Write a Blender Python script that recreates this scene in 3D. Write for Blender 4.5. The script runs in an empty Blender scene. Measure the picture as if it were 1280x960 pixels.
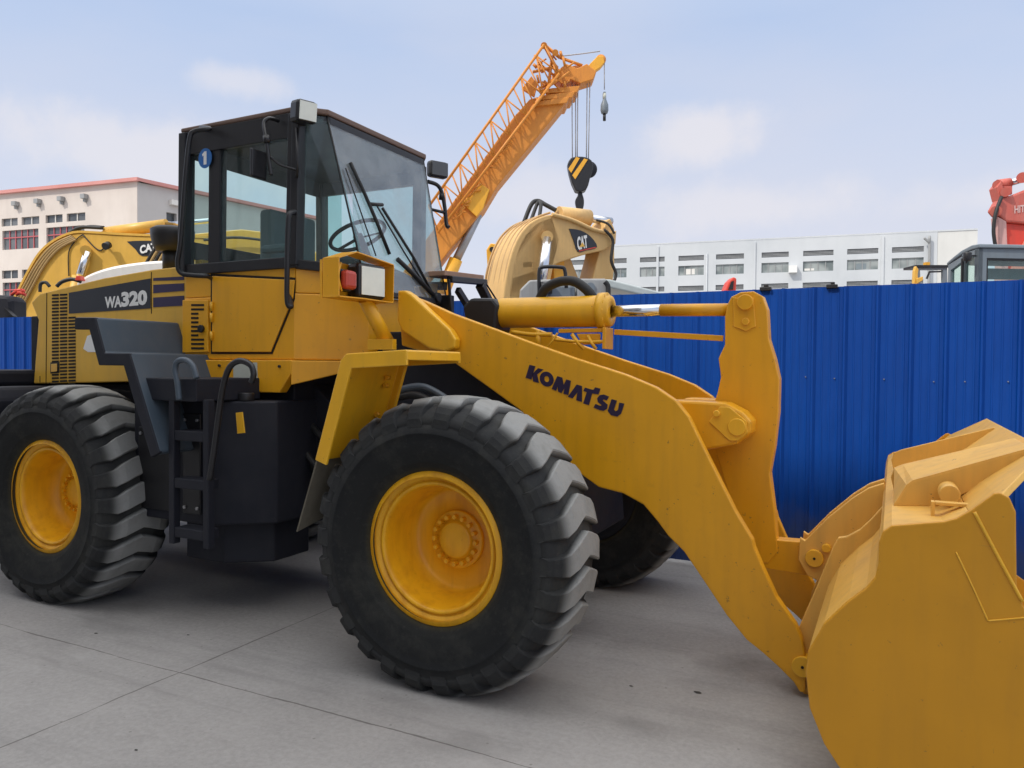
import bpy, bmesh, math, random
from mathutils import Vector, Matrix
random.seed(7)
R = math.radians
scene = bpy.context.scene
col = scene.collection

# ------------------------------------------------------------------ camera
F = 950.9; YAW = R(26.644); PIT = R(-1.2375); ROL = R(0.4683)
CAM = Vector((1.9765, -4.3235, 1.5787))
D_ = Vector((-math.sin(YAW)*math.cos(PIT), math.cos(YAW)*math.cos(PIT), math.sin(PIT)))
r0 = Vector((math.cos(YAW), math.sin(YAW), 0)); u0 = r0.cross(D_)
R_ = r0*math.cos(ROL)+u0*math.sin(ROL); U_ = -r0*math.sin(ROL)+u0*math.cos(ROL)
cd = bpy.data.cameras.new('camera'); cam = bpy.data.objects.new('camera', cd); col.objects.link(cam)
m = Matrix((R_, U_, -D_)).transposed().to_4x4(); m.translation = CAM; cam.matrix_world = m
cd.sensor_width = 36; cd.lens = F/1280*36; cd.clip_end = 2000; cd.clip_start = .05
scene.camera = cam
scene.view_settings.view_transform = 'Standard'; scene.view_settings.look = 'None'; scene.view_settings.exposure = 0

def ray(px, py): return D_ + R_*((px-640)/F) + U_*((480-py)/F)
class VPlane:
    """a vertical working plane: s along it, n away from the photographer, z up (metres)"""
    def __init__(s, o, d):
        s.o = Vector((o[0], o[1], 0)); s.u = Vector((d[0], d[1], 0)).normalized(); s.n = Vector((-s.u.y, s.u.x, 0))
    def at(s, px, py, n=0):
        v = ray(px, py); t = ((s.o+s.n*n-CAM).dot(s.n))/v.dot(s.n); p = CAM+v*t
        return ((p-s.o).dot(s.u), p.z)
    def P(s, a, n, z): return s.o+s.u*a+s.n*n+Vector((0, 0, z))
    def pts(s, lst, n=0): return [s.at(x, y, n) for x, y in lst]
L = VPlane((0, 0), (1, 0))          # the loader's own frame: s = X, n = Y
def deep(px, dep):                  # ground position straight below a sight line at a given distance
    v = ray(px, 460); return (CAM+v*dep).xy

# ------------------------------------------------------------------ materials
def nm(name):
    m = bpy.data.materials.new(name); m.use_nodes = True; nt = m.node_tree
    return m, nt, nt.nodes['Principled BSDF']
def N(nt, t, **k):
    n = nt.nodes.new(t)
    for a, b in k.items(): setattr(n, a, b)
    return n
def noise(nt, scale, detail=4, coord='Object', stretch=None, rough=.55):
    tc = N(nt, 'ShaderNodeTexCoord'); no = N(nt, 'ShaderNodeTexNoise')
    no.inputs['Scale'].default_value = scale; no.inputs['Detail'].default_value = detail; no.inputs['Roughness'].default_value = rough
    src = tc.outputs[coord]
    if stretch:
        mp = N(nt, 'ShaderNodeMapping'); mp.inputs['Scale'].default_value = stretch
        nt.links.new(src, mp.inputs['Vector']); src = mp.outputs[0]
    nt.links.new(src, no.inputs['Vector']); return no.outputs['Fac']
def ramp(nt, fac, stops):
    r = N(nt, 'ShaderNodeValToRGB'); e = r.color_ramp.elements
    e[0].position, e[0].color = stops[0][0], (*stops[0][1], 1); e[1].position, e[1].color = stops[-1][0], (*stops[-1][1], 1)
    for p, c in stops[1:-1]:
        x = e.new(p); x.color = (*c, 1)
    nt.links.new(fac, r.inputs['Fac']); return r.outputs['Color']
def mixc(nt, fac, a, b, mode='MIX'):
    x = N(nt, 'ShaderNodeMix', data_type='RGBA', blend_type=mode)
    if isinstance(fac, float): x.inputs[0].default_value = fac
    else: nt.links.new(fac, x.inputs[0])
    for i, v in ((6, a), (7, b)):
        if isinstance(v, tuple): x.inputs[i].default_value = (*v, 1)
        else: nt.links.new(v, x.inputs[i])
    return x.outputs[2]
def bump(nt, bs, h, strength=.2, dist=.01):
    b = N(nt, 'ShaderNodeBump'); b.inputs['Strength'].default_value = strength; b.inputs['Distance'].default_value = dist
    nt.links.new(h, b.inputs['Height']); nt.links.new(b.outputs[0], bs.inputs['Normal'])
def paint(name, c, rough=.42, dirt=.25, dirtc=(.10, .075, .05), metal=0, coat=.0, sc=3.0, bumpy=.08, wear=0):
    m, nt, bs = nm(name)
    n1 = noise(nt, sc, 6); n2 = noise(nt, sc*7, 5); st = noise(nt, 5, 4, stretch=(3.0, 3.0, .35))
    c1 = mixc(nt, n1, tuple(v*.86 for v in c), tuple(min(1, v*1.12) for v in c))
    mask = ramp(nt, st, [(.45, (0, 0, 0)), (.80, (dirt,)*3)])
    c2 = mixc(nt, mask, c1, dirtc)
    sp = ramp(nt, n2, [(.62, (0, 0, 0)), (.78, (dirt*.7,)*3)])
    c3 = mixc(nt, sp, c2, dirtc)
    if wear:
        # paler edges; small chips and long scratches
        bv = N(nt, 'ShaderNodeBevel'); bv.samples = 4; bv.inputs['Radius'].default_value = .012
        ge = N(nt, 'ShaderNodeNewGeometry'); dp_ = N(nt, 'ShaderNodeVectorMath', operation='DOT_PRODUCT'); nt.links.new(bv.outputs[0], dp_.inputs[0]); nt.links.new(ge.outputs['Normal'], dp_.inputs[1])
        ed = ramp(nt, dp_.outputs['Value'], [(.86, (1, 1, 1)), (.985, (0, 0, 0))])
        en = noise(nt, 11, 6, rough=.7); em = mixc(nt, 1.0, ed, ramp(nt, en, [(.38, (.12,)*3), (.62, (.8,)*3)]), 'MULTIPLY')
        c3 = mixc(nt, em, c3, tuple(min(1, v*1.25+.06) for v in c))
        ch = noise(nt, 26, 3, rough=.8); c3 = mixc(nt, ramp(nt, ch, [(.685, (0, 0, 0)), (.70, (wear,)*3)]), c3, (.13, .075, .045))
        sc1 = noise(nt, 3.2, 7, rough=.8, stretch=(1.0, 1.0, 14)); c3 = mixc(nt, ramp(nt, sc1, [(.66, (0, 0, 0)), (.70, (wear*.55,)*3)]), c3, (.30, .17, .06))
        lg_ = noise(nt, .8, 5, rough=.6); c3 = mixc(nt, ramp(nt, lg_, [(.45, (0, 0, 0)), (.75, (.18,)*3)]), c3, tuple(v*.62 for v in c))
    nt.links.new(c3, bs.inputs['Base Color'])
    rr = ramp(nt, n1, [(.3, (rough*.85,)*3), (.7, (min(1, rough*1.25),)*3)])
    nt.links.new(rr, bs.inputs['Roughness'])
    bs.inputs['Metallic'].default_value = metal; bs.inputs['Coat Weight'].default_value = coat; bs.inputs['Coat Roughness'].default_value = .25
    if bumpy: bump(nt, bs, n1, bumpy, .02)
    return m
def plain(name, c, rough=.6, metal=0, emit=None):
    m, nt, bs = nm(name)
    n1 = noise(nt, 12, 3); cc = mixc(nt, n1, tuple(v*.88 for v in c), tuple(min(1, v*1.1) for v in c))
    nt.links.new(cc, bs.inputs['Base Color']); bs.inputs['Roughness'].default_value = rough; bs.inputs['Metallic'].default_value = metal
    return m
def glass(name, tint=(.80, .92, .90), refl=.035, rough=.02, pale_film=.05):
    m = bpy.data.materials.new(name); m.use_nodes = True; nt = m.node_tree; nt.nodes.clear()
    o = N(nt, 'ShaderNodeOutputMaterial'); t = N(nt, 'ShaderNodeBsdfTransparent'); g = N(nt, 'ShaderNodeBsdfGlossy'); x = N(nt, 'ShaderNodeMixShader')
    dfs = N(nt, 'ShaderNodeBsdfDiffuse'); x2 = N(nt, 'ShaderNodeMixShader')
    t.inputs[0].default_value = (*tint, 1); g.inputs['Roughness'].default_value = rough
    dfs.inputs[0].default_value = (.55, .58, .58, 1)
    fr = N(nt, 'ShaderNodeLayerWeight'); fr.inputs[0].default_value = .5
    pw = N(nt, 'ShaderNodeMath', operation='POWER'); pw.inputs[1].default_value = 4.0; nt.links.new(fr.outputs['Facing'], pw.inputs[0])
    ad = N(nt, 'ShaderNodeMath', operation='MULTIPLY_ADD'); ad.inputs[1].default_value = .85; ad.inputs[2].default_value = refl; nt.links.new(pw.outputs[0], ad.inputs[0])
    nt.links.new(ad.outputs[0], x.inputs[0]); nt.links.new(t.outputs[0], x.inputs[1]); nt.links.new(g.outputs[0], x.inputs[2])
    n1 = noise(nt, 6, 5); rp = ramp(nt, n1, [(.35, (pale_film*.3,)*3), (.75, (pale_film,)*3)])  # uneven pale diffuse layer over the pane
    nt.links.new(rp, x2.inputs[0]); nt.links.new(x.outputs[0], x2.inputs[1]); nt.links.new(dfs.outputs[0], x2.inputs[2])
    nt.links.new(x2.outputs[0], o.inputs[0]); return m

YEL = paint('loader_yellow', (.80, .38, .009), .38, .2, (.24, .12, .03), coat=.1, wear=.55)
YEL2 = paint('loader_yellow_bright', (.84, .44, .014), .38, .2, (.30, .17, .05), coat=.1, wear=.4)
YTAN = paint('bucket_yellow_lit', (.78, .44, .085), .5, .3, (.30, .18, .07), coat=.0, wear=.7)  # paler yellow for bucket top and wrapper, light from above put into it
BSIDE = paint('bucket_yellow_shaded', (.66, .30, .008), .40, .14, (.26, .13, .03), wear=.4)  # darker copy for the side plates, their shade is in the colour
HOOD = paint('hood_yellow', (.74, .43, .05), .45, .18, (.28, .18, .08), coat=.1)
RIMY = paint('rim_yellow', (.88, .44, .010), .38, .6, (.50, .17, .008), sc=5)
NAVY = paint('dark_frame_paint', (.006, .0075, .015), .68, .10, (.045, .042, .045))
SLATE = paint('slate_fender_paint', (.062, .085, .110), .42, .25, (.12, .12, .12))
BLK = paint('black_paint', (.012, .012, .014), .4, .2, (.05, .05, .05))
RUB = plain('black_rubber', (.018, .018, .018), .6)
CHR = plain('chrome', (.75, .76, .78), .16, 1)
STEEL = plain('worn_steel', (.38, .38, .39), .42, .8)
GLS = glass('cab_glass'); GLW = glass('windshield_glass', (.90, .94, .94), .10, .03, .24)
DECAL = plain('charcoal_decal', (.022, .026, .036), .4); DSTR = plain('violet_stripe', (.035, .025, .075), .4)
WHT = plain('white_lettering', (.80, .80, .78), .5); WHB = plain('pure_white_paint', (.8, .8, .78), .5)
NVL = plain('navy_lettering', (.022, .012, .045), .45)
BLUEST = plain('blue_sticker', (.02, .14, .42), .4); REDL = plain('red_lens', (.48, .06, .035), .35)
LENS = plain('clear_lens', (.80, .84, .76), .3); DKLENS = plain('dark_mesh_lens', (.09, .095, .10), .25)
DKHOLE = plain('dark_opening', (.012, .01, .008), .9)
SEATF = plain('grey_seat_fabric', (.20, .24, .26), .8); STICK = plain('pale_sticker', (.5, .52, .45), .5)
FLAP = paint('worn_mud_flap', (.13, .115, .085), .8, .5, (.05, .04, .03))
CATY = paint('excavator_yellow', (.72, .42, .07), .4, .2, (.35, .2, .06)); CATP = paint('faded_excavator_yellow', (.66, .42, .16), .5, .28, (.30, .2, .1))
ORG = paint('crane_orange', (.66, .25, .03), .5, .35, (.35, .12, .03)); ORGY = paint('amber_paint', (.80, .40, .03), .45, .15)
REDP = paint('faded_red_paint', (.55, .12, .09), .5, .3, (.4, .25, .2)); REDB = paint('bright_red_paint', (.68, .06, .035), .4)
GREYP = paint('grey_cab_paint', (.17, .205, .235), .45, .2); GREYL = paint('light_grey_paint', (.33, .34, .34), .5, .3)
WHP = plain('white_shell_paint', (.75, .73, .68), .4); CABLE = plain('steel_cable', (.42, .43, .45), .6)

def tyre_mat():
    m, nt, bs = nm('tyre_rubber')
    tc = N(nt, 'ShaderNodeTexCoord'); sx = N(nt, 'ShaderNodeSeparateXYZ'); nt.links.new(tc.outputs['Object'], sx.inputs[0])
    cb = N(nt, 'ShaderNodeCombineXYZ'); nt.links.new(sx.outputs[0], cb.inputs[0]); nt.links.new(sx.outputs[2], cb.inputs[2])
    ln = N(nt, 'ShaderNodeVectorMath', operation='LENGTH'); nt.links.new(cb.outputs[0], ln.inputs[0])
    rad = ln.outputs['Value']; n1 = noise(nt, 7, 7, rough=.65); n2 = noise(nt, 45, 4)
    a = ramp(nt, rad, [(.36, (.060, .048, .018)), (.40, (.016, .017, .016)), (.56, (.012, .013, .014)), (.60, (.030, .031, .031)), (.69, (.024, .025, .026)), (.698, (.045, .046, .045)), (.722, (.29, .292, .28))])
    b = mixc(nt, ramp(nt, n1, [(.48, (0, 0, 0)), (.78, (.35,)*3)]), a, (.085, .083, .066))
    c = mixc(nt, ramp(nt, n2, [(.58, (0, 0, 0)), (.78, (.16,)*3)]), b, (.10, .095, .085))
    nt.links.new(c, bs.inputs['Base Color']); bs.inputs['Roughness'].default_value = .82; bs.inputs['Specular IOR Level'].default_value = .3
    n6 = noise(nt, 18, 6, rough=.75); bump(nt, bs, n6, .45, .008)
    return m
TYRE = tyre_mat()

def concrete_mat():
    m, nt, bs = nm('yard_concrete')
    tc = N(nt, 'ShaderNodeTexCoord'); sx = N(nt, 'ShaderNodeSeparateXYZ'); nt.links.new(tc.outputs['Object'], sx.inputs[0])
    n1 = noise(nt, .35, 6); n2 = noise(nt, 2.2, 8, rough=.65); n3 = noise(nt, 38, 6, rough=.7); n5 = noise(nt, 160, 3)
    c = ramp(nt, n1, [(.3, (.262, .250, .236)), (.7, (.355, .338, .320))])
    c = mixc(nt, ramp(nt, n2, [(.35, (0, 0, 0)), (.72, (.6,)*3)]), c, (.212, .202, .193))
    c = mixc(nt, ramp(nt, n3, [(.35, (.0,)*3), (.8, (.55,)*3)]), c, (.445, .428, .408))
    c = mixc(nt, ramp(nt, n5, [(.62, (0, 0, 0)), (.72, (.35,)*3)]), c, (.16, .15, .145))
    st = noise(nt, 1.1, 5, rough=.5, stretch=(1, 2.2, 1))
    c = mixc(nt, ramp(nt, st, [(.56, (0, 0, 0)), (.74, (.45,)*3)]), c, (.115, .108, .102))
    vo = N(nt, 'ShaderNodeTexVoronoi'); vo.inputs['Scale'].default_value = 9; nt.links.new(tc.outputs['Object'], vo.inputs['Vector'])
    c = mixc(nt, ramp(nt, vo.outputs['Distance'], [(.035, (.55,)*3), (.075, (0, 0, 0))]), c, (.13, .12, .11))
    tm = noise(nt, .9, 6, rough=.7, stretch=(.35, 5, 1)); c = mixc(nt, ramp(nt, tm, [(.54, (0, 0, 0)), (.70, (.30,)*3)]), c, (.135, .128, .124))
    ef = noise(nt, 1.4, 8, rough=.75, stretch=(1, 1, 1)); c = mixc(nt, ramp(nt, ef, [(.58, (0, 0, 0)), (.75, (.5,)*3)]), c, (.435, .42, .40))
    # saw-cut joints every 4.2 m, slightly ragged
    n4 = noise(nt, 1.7, 5); mask = None
    for ax, off, per in ((0, 1.275, 4.2), (1, 1.625, 4.3)):
        w = N(nt, 'ShaderNodeMath', operation='MULTIPLY_ADD'); w.inputs[1].default_value = .05; w.inputs[2].default_value = off-.025+per*50
        nt.links.new(n4, w.inputs[0])
        ad = N(nt, 'ShaderNodeMath', operation='ADD'); nt.links.new(sx.outputs[ax], ad.inputs[0]); nt.links.new(w.outputs[0], ad.inputs[1])
        md = N(nt, 'ShaderNodeMath', operation='PINGPONG'); md.inputs[1].default_value = per/2; nt.links.new(ad.outputs[0], md.inputs[0])
        lt = N(nt, 'ShaderNodeMath', operation='LESS_THAN'); nt.links.new(md.outputs[0], lt.inputs[0])
        tw = N(nt, 'ShaderNodeMath', operation='MULTIPLY_ADD'); tw.inputs[1].default_value = .022; tw.inputs[2].default_value = -.0065
        nt.links.new(n2, tw.inputs[0]); nt.links.new(tw.outputs[0], lt.inputs[1])
        if mask is None: mask = lt.outputs[0]
        else:
            mx = N(nt, 'ShaderNodeMath', operation='MAXIMUM'); nt.links.new(mask, mx.inputs[0]); nt.links.new(lt.outputs[0], mx.inputs[1]); mask = mx.outputs[0]
    jm = N(nt, 'ShaderNodeMath', operation='MULTIPLY'); jm.inputs[1].default_value = .7; nt.links.new(mask, jm.inputs[0]); c = mixc(nt, jm.outputs[0], c, (.085, .075, .068))
    nt.links.new(c, bs.inputs['Base Color']); bs.inputs['Roughness'].default_value = .85
    bump(nt, bs, n3, .35, .006)
    return m

# ------------------------------------------------------------------ mesh helpers
class MB:
    def __init__(s): s.v = []; s.f = []; s.sm = []
    def add(s, vs, fs, smooth=False):
        k = len(s.v); s.v += [tuple(v) for v in vs]; s.f += [tuple(i+k for i in f) for f in fs]; s.sm += [smooth]*len(fs)
    def prism(s, poly, n0, n1, pl=L):
        """polygon given in (s,z) of a plane, extruded from n0 to n1"""
        k = len(poly); a = sum(poly[i][0]*poly[(i+1) % k][1]-poly[(i+1) % k][0]*poly[i][1] for i in range(k))
        if a < 0: poly = poly[::-1]
        vs = [pl.P(x, n0, z) for x, z in poly]+[pl.P(x, n1, z) for x, z in poly]
        fs = [tuple(range(k)), tuple(range(2*k-1, k-1, -1))]+[(i, i+k, (i+1) % k+k, (i+1) % k) for i in range(k)]
        s.add(vs, fs); return s
    def zprism(s, poly, z0, z1):
        k = len(poly); a = sum(poly[i][0]*poly[(i+1) % k][1]-poly[(i+1) % k][0]*poly[i][1] for i in range(k))
        if a < 0: poly = poly[::-1]
        g0 = z0 if isinstance(z0, (list, tuple)) else [z0]*k; g1 = z1 if isinstance(z1, (list, tuple)) else [z1]*k
        vs = [(x, y, g0[i]) for i, (x, y) in enumerate(poly)]+[(x, y, g1[i]) for i, (x, y) in enumerate(poly)]
        fs = [tuple(range(k-1, -1, -1)), tuple(range(k, 2*k))]+[(i, (i+1) % k, (i+1) % k+k, i+k) for i in range(k)]
        s.add(vs, fs); return s
    def box(s, x0, x1, y0, y1, z0, z1, pl=None):
        vs = [(x, y, z) for x in (x0, x1) for y in (y0, y1) for z in (z0, z1)]
        if pl: vs = [pl.P(*v) for v in vs]
        s.add(vs, [(0, 1, 3, 2), (4, 6, 7, 5), (0, 4, 5, 1), (2, 3, 7, 6), (0, 2, 6, 4), (1, 5, 7, 3)]); return s
    def sheet(s, line, n0, n1, t, pl=L):
        """open polyline in (s,z) given thickness t (to its left) and extruded n0..n1"""
        k = len(line); nor = []
        for i in range(k):
            a = Vector(line[max(0, i-1)]); b = Vector(line[min(k-1, i+1)])
            if 0 < i < k-1:
                d1 = (Vector(line[i])-a).normalized(); d2 = (b-Vector(line[i])).normalized(); d = (d1+d2).normalized(); c = max(.35, d.dot(d1))
            else: d = (b-a).normalized(); c = 1
            nor.append(Vector((-d.y, d.x))/c)
        inner = [tuple(Vector(line[i])+nor[i]*t) for i in range(k)]
        vs = [pl.P(x, n0, z) for x, z in line]+[pl.P(x, n1, z) for x, z in line]+[pl.P(x, n0, z) for x, z in inner]+[pl.P(x, n1, z) for x, z in inner]
        fs = []
        for i in range(k-1):
            fs += [(i, i+1, k+i+1, k+i), (2*k+i, 3*k+i, 3*k+i+1, 2*k+i+1), (i, 2*k+i, 2*k+i+1, i+1), (k+i, k+i+1, 3*k+i+1, 3*k+i)]
        fs += [(0, k, 3*k, 2*k), (k-1, 3*k-1, 4*k-1, 2*k-1)]
        s.add(vs, fs); return s
    def lathe(s, prof, o, ax, n=48, smooth=True):
        """profile [(radius, along)] spun about axis ax through o"""
        o = Vector(o); ax = Vector(ax).normalized(); t = Vector((0, 0, 1)) if abs(ax.z) < .9 else Vector((1, 0, 0))
        e1 = ax.cross(t).normalized(); e2 = ax.cross(e1)
        vs = []; fs = []; k = len(prof)
        for i in range(n):
            a = 2*math.pi*i/n; dr = e1*math.cos(a)+e2*math.sin(a)
            vs += [o+dr*max(r, 1e-4)+ax*h for r, h in prof]
        for i in range(n):
            j = (i+1) % n
            for q in range(k-1): fs.append((i*k+q, i*k+q+1, j*k+q+1, j*k+q))
        s.add(vs, fs, smooth); return s
    def cyl(s, a, b, r, n=20, r2=None):
        a = Vector(a); b = Vector(b); d = b-a; l = d.length; r2 = r if r2 is None else r2
        s.lathe([(0, 0), (r, 0)], a, d, n, False); s.lathe([(r, 0), (r2, l)], a, d, n, True); s.lathe([(r2, l), (0, l)], a, d, n, False); return s
    def tube(s, pts, r, n=10, curve=True, cap=True):
        P = [Vector(p) for p in pts]
        if curve and len(P) > 2:
            Q = []
            for i in range(len(P)-1):
                p0 = P[max(0, i-1)]; p1 = P[i]; p2 = P[i+1]; p3 = P[min(len(P)-1, i+2)]
                for q in range(6):
                    t = q/6; Q.append(.5*((2*p1)+(p2-p0)*t+(2*p0-5*p1+4*p2-p3)*t*t+(3*p1-p0-3*p2+p3)*t**3))
            P = Q+[P[-1]]
        vs = []; fs = []; prev = None
        for i, p in enumerate(P):
            d = (P[min(len(P)-1, i+1)]-P[max(0, i-1)]).normalized()
            if prev is None: e = d.orthogonal().normalized()
            else: e = (prev-d*prev.dot(d)).normalized()
            prev = e; g = d.cross(e)
            vs += [p+(e*math.cos(2*math.pi*j/n)+g*math.sin(2*math.pi*j/n))*r for j in range(n)]
        for i in range(len(P)-1):
            for j in range(n):
                q = (j+1) % n; fs.append((i*n+j, i*n+q, (i+1)*n+q, (i+1)*n+j))
        s.add(vs, fs, True)
        if cap: s.add(vs[:n], [tuple(range(n-1, -1, -1))]); s.add(vs[-n:], [tuple(range(n))])
        return s
    def bar(s, a, b, w, h=None, up=(0, 0, 1)):
        a = Vector(a); b = Vector(b); h = h or w; d = (b-a).normalized(); up = Vector(up)
        if abs(d.dot(up)) > .95: up = Vector((1, 0, 0))
        e = d.cross(up).normalized()*w/2; g = e.cross(d).normalized()*h/2
        vs = [a-e-g, a+e-g, a+e+g, a-e+g, b-e-g, b+e-g, b+e+g, b-e+g]
        s.add(vs, [(0, 1, 2, 3), (7, 6, 5, 4), (0, 4, 5, 1), (1, 5, 6, 2), (2, 6, 7, 3), (3, 7, 4, 0)]); return s
    def build(s, name, mat, parent=None, bevel=0, origin=None, seg=2):
        me = bpy.data.meshes.new(name); o = Vector(origin) if origin else Vector((0, 0, 0))
        me.from_pydata([tuple(Vector(v)-o) for v in s.v], [], s.f)
        for p, q in zip(me.polygons, s.sm): p.use_smooth = q
        bm = bmesh.new(); bm.from_mesh(me); bmesh.ops.remove_doubles(bm, verts=bm.verts, dist=1e-5)
        bmesh.ops.recalc_face_normals(bm, faces=bm.faces); bm.to_mesh(me); bm.free()
        me.materials.append(mat); ob = bpy.data.objects.new(name, me); col.objects.link(ob)
        if parent:
            ob.parent = parent; ob.location = o-parent_loc(parent)
        else: ob.location = o
        if bevel:
            b = ob.modifiers.new('bevel', 'BEVEL'); b.width = bevel; b.segments = seg; b.limit_method = 'ANGLE'; b.angle_limit = R(40); b.harden_normals = False
        return ob
def parent_loc(p):
    v = Vector(p.location)
    while p.parent: p = p.parent; v += Vector(p.location)
    return v
def tag(o, label, cat, group=None):
    o['label'] = label; o['category'] = cat
    if group: o['group'] = group
    return o
def empty(name, label, cat, loc=(0, 0, 0), group=None):
    o = bpy.data.objects.new(name, None); col.objects.link(o); o.location = loc; return tag(o, label, cat, group)
def structure(o): o['kind'] = 'structure'; return o
def copy_tree(o, parent=None):
    c = o.copy(); col.objects.link(c); c.parent = parent
    for ch in [x for x in bpy.data.objects if x.parent == o]: copy_tree(ch, c)
    return c
def text_mesh(mb, txt, place, size, bold=.03, sx=1.0, space=1.0, depth=.002):
    """flat lettering; place(x, y, d) -> world point"""
    cu = bpy.data.curves.new('t', 'FONT'); cu.body = txt; cu.size = size; cu.offset = bold*size; cu.space_character = space; cu.resolution_u = 3
    ob = bpy.data.objects.new('t', cu); col.objects.link(ob); dg = bpy.context.evaluated_depsgraph_get(); dg.update()
    me = bpy.data.meshes.new_from_object(ob.evaluated_get(dg))
    X = [v.co.x for v in me.vertices]; Y = [v.co.y for v in me.vertices]; x0, x1, y0, y1 = min(X), max(X), min(Y), max(Y)
    mb.add([place((v.co.x-x0)/(x1-x0), (v.co.y-y0)/(y1-y0), 0) for v in me.vertices], [tuple(p.vertices) for p in me.polygons])
    bpy.data.objects.remove(ob); bpy.data.meshes.remove(me); bpy.data.curves.remove(cu); return mb
def quadmap(c00, c10, c11, c01, w, h):
    """maps x in 0..w, y in 0..h into a world quad"""
    c00, c10, c11, c01 = map(Vector, (c00, c10, c11, c01))
    return lambda x, y, d: (c00*(1-x/w)+c10*(x/w))*(1-y/h)+(c01*(1-x/w)+c11*(x/w))*(y/h)
def PT(px, py, Y): return L.P(L.at(px, py, Y)[0], Y, L.at(px, py, Y)[1])

# ------------------------------------------------------------------ ground
g = MB().box(-300, 300, -60, 500, -.3, 0)
structure(g.build('ground', concrete_mat()))

# ------------------------------------------------------------------ THE WHEEL LOADER
WL = empty('wheel_loader', 'large yellow wheel loader parked on the concrete in front of the blue fence', 'wheel loader')
AX = .70; WB = -3.03; HT = 1.025
def part(mb, name, mat, parent=None, bevel=.005, label=None, origin=None):
    o = mb.build(name, mat, parent or WL, bevel, origin)
    if label: o['label'] = label
    return o

def make_wheel(x, y, side):
    """side -1: outer face looks to -Y"""
    w = bpy.data.objects.new('wheel', None); col.objects.link(w); w.parent = WL; w.location = (x, y, AX)
    s = side
    t = MB()
    half = [(.355, .165), (.372, .19), (.41, .222), (.42, .2275), (.425, .232), (.430, .2325), (.46, .247), (.52, .258), (.555, .260), (.560, .264), (.566, .264), (.570, .260), (.600, .257), (.606, .252), (.612, .256), (.635, .252), (.650, .240), (.667, .215), (.682, .18), (.698, .10), (.699, 0)]
    prof = [(r, -h) for r, h in half]+[(r, h) for r, h in half[-2::-1]]
    t.lathe(prof, (0, 0, 0), (0, 1, 0), 96)
    n = 26
    sec = [(-.2585, .618, .60, 0), (-.261, .642, .61, 0), (-.250, .672, .63, 0), (-.226, .700, .65, .0), (-.18, .724, .67, .004), (-.12, .742, .69, .040), (-.05, .745, .70, .075), (.0, .745, .70, .095),
           (.05, .745, .70, .075), (.12, .742, .69, .040), (.18, .724, .67, .004), (.226, .700, .65, .0), (.250, .672, .63, 0), (.261, .642, .61, 0), (.2585, .618, .60, 0)]
    for i in range(n):
        a0 = 2*math.pi*i/n+random.uniform(-.006, .006); wv = random.uniform(.93, 1.05); vs = []; fs = []
        for (yy, rt, rb, off) in sec:
            e = abs(yy)/.27; hw = (.081-.012*max(0, e-.55)/.45*2)*wv; a = a0+off
            for (rr, dh) in ((rb, hw+.014), (rt-.006, hw+.003), (rt, hw-.006), (rt, -hw+.006), (rt-.006, -hw-.003), (rb, -hw-.014)):
                vs.append((rr*.988*math.cos(a+dh), yy, rr*.988*math.sin(a+dh)))
        k = 6
        for q in range(len(sec)-1):
            for j in range(k-1): fs.append((q*k+j, q*k+j+1, (q+1)*k+j+1, (q+1)*k+j))
        fs.append(tuple(range(k))); fs.append(tuple(range((len(sec)-1)*k+k-1, (len(sec)-1)*k-1, -1)))
        t.add(vs, fs)
    ty = t.build('tyre', TYRE, w, 0, None); ty.location = (0, 0, 0)
    rm = MB()
    prof = [(.350, .205), (.372, .198), (.381, .188), (.378, .178), (.366, .176), (.352, .180), (.349, .172), (.335, .172), (.333, .163), (.326, .163), (.323, .176), (.312, .178), (.302, .168), (.298, .14), (.292, .10), (.272, .02), (.262, -.05), (.24, -.062), (.135, -.055), (.13, -.045), (0.0, -.045)]
    rm.lathe([(r, s*h) for r, h in prof[::1]], (0, 0, 0), (0, 1, 0), 72)
    ro = rm.build('rim', RIMY, w, 0, None); ro.location = (0, 0, 0)
    hb = MB(); hb.lathe([(.150, -s*.048), (.150, -s*.030), (.142, -s*.026), (.098, -s*.026), (.094, -s*.010), (.084, -s*.002), (.03, s*.0), (0, s*.0)], (0, 0, 0), (0, 1, 0), 40)
    ho = hb.build('hub', RIMY, ro, 0, None); ho.location = (0, 0, 0)
    for i in range(16):
        a = 2*math.pi*i/16
        bt = MB().lathe([(0, s*.004), (.011, s*.004), (.0125, s*.0), (.0125, -s*.028)], (.120*math.cos(a), 0, .120*math.sin(a)), (0, 1, 0), 8, False)
        bo = bt.build('bolt', RIMY, ho, 0, None); bo.location = (0, 0, 0)
        bo.parent = ro                                   # bolts sit on the rim disc, as sub-parts of the wheel's rim
    ib = MB().lathe([(0, -s*.10), (.2, -s*.10), (.33, -s*.16), (.376, -s*.19), (.374, -s*.20), (.33, -s*.175), (.2, -s*.12), (0, -s*.12)], (0, 0, 0), (0, 1, 0), 40); io = ib.build('dark_inner_disc', NAVY, ro, 0, None); io.location = (0, 0, 0)  # dark disc covering the inner side of the wheel
    return w
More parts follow.
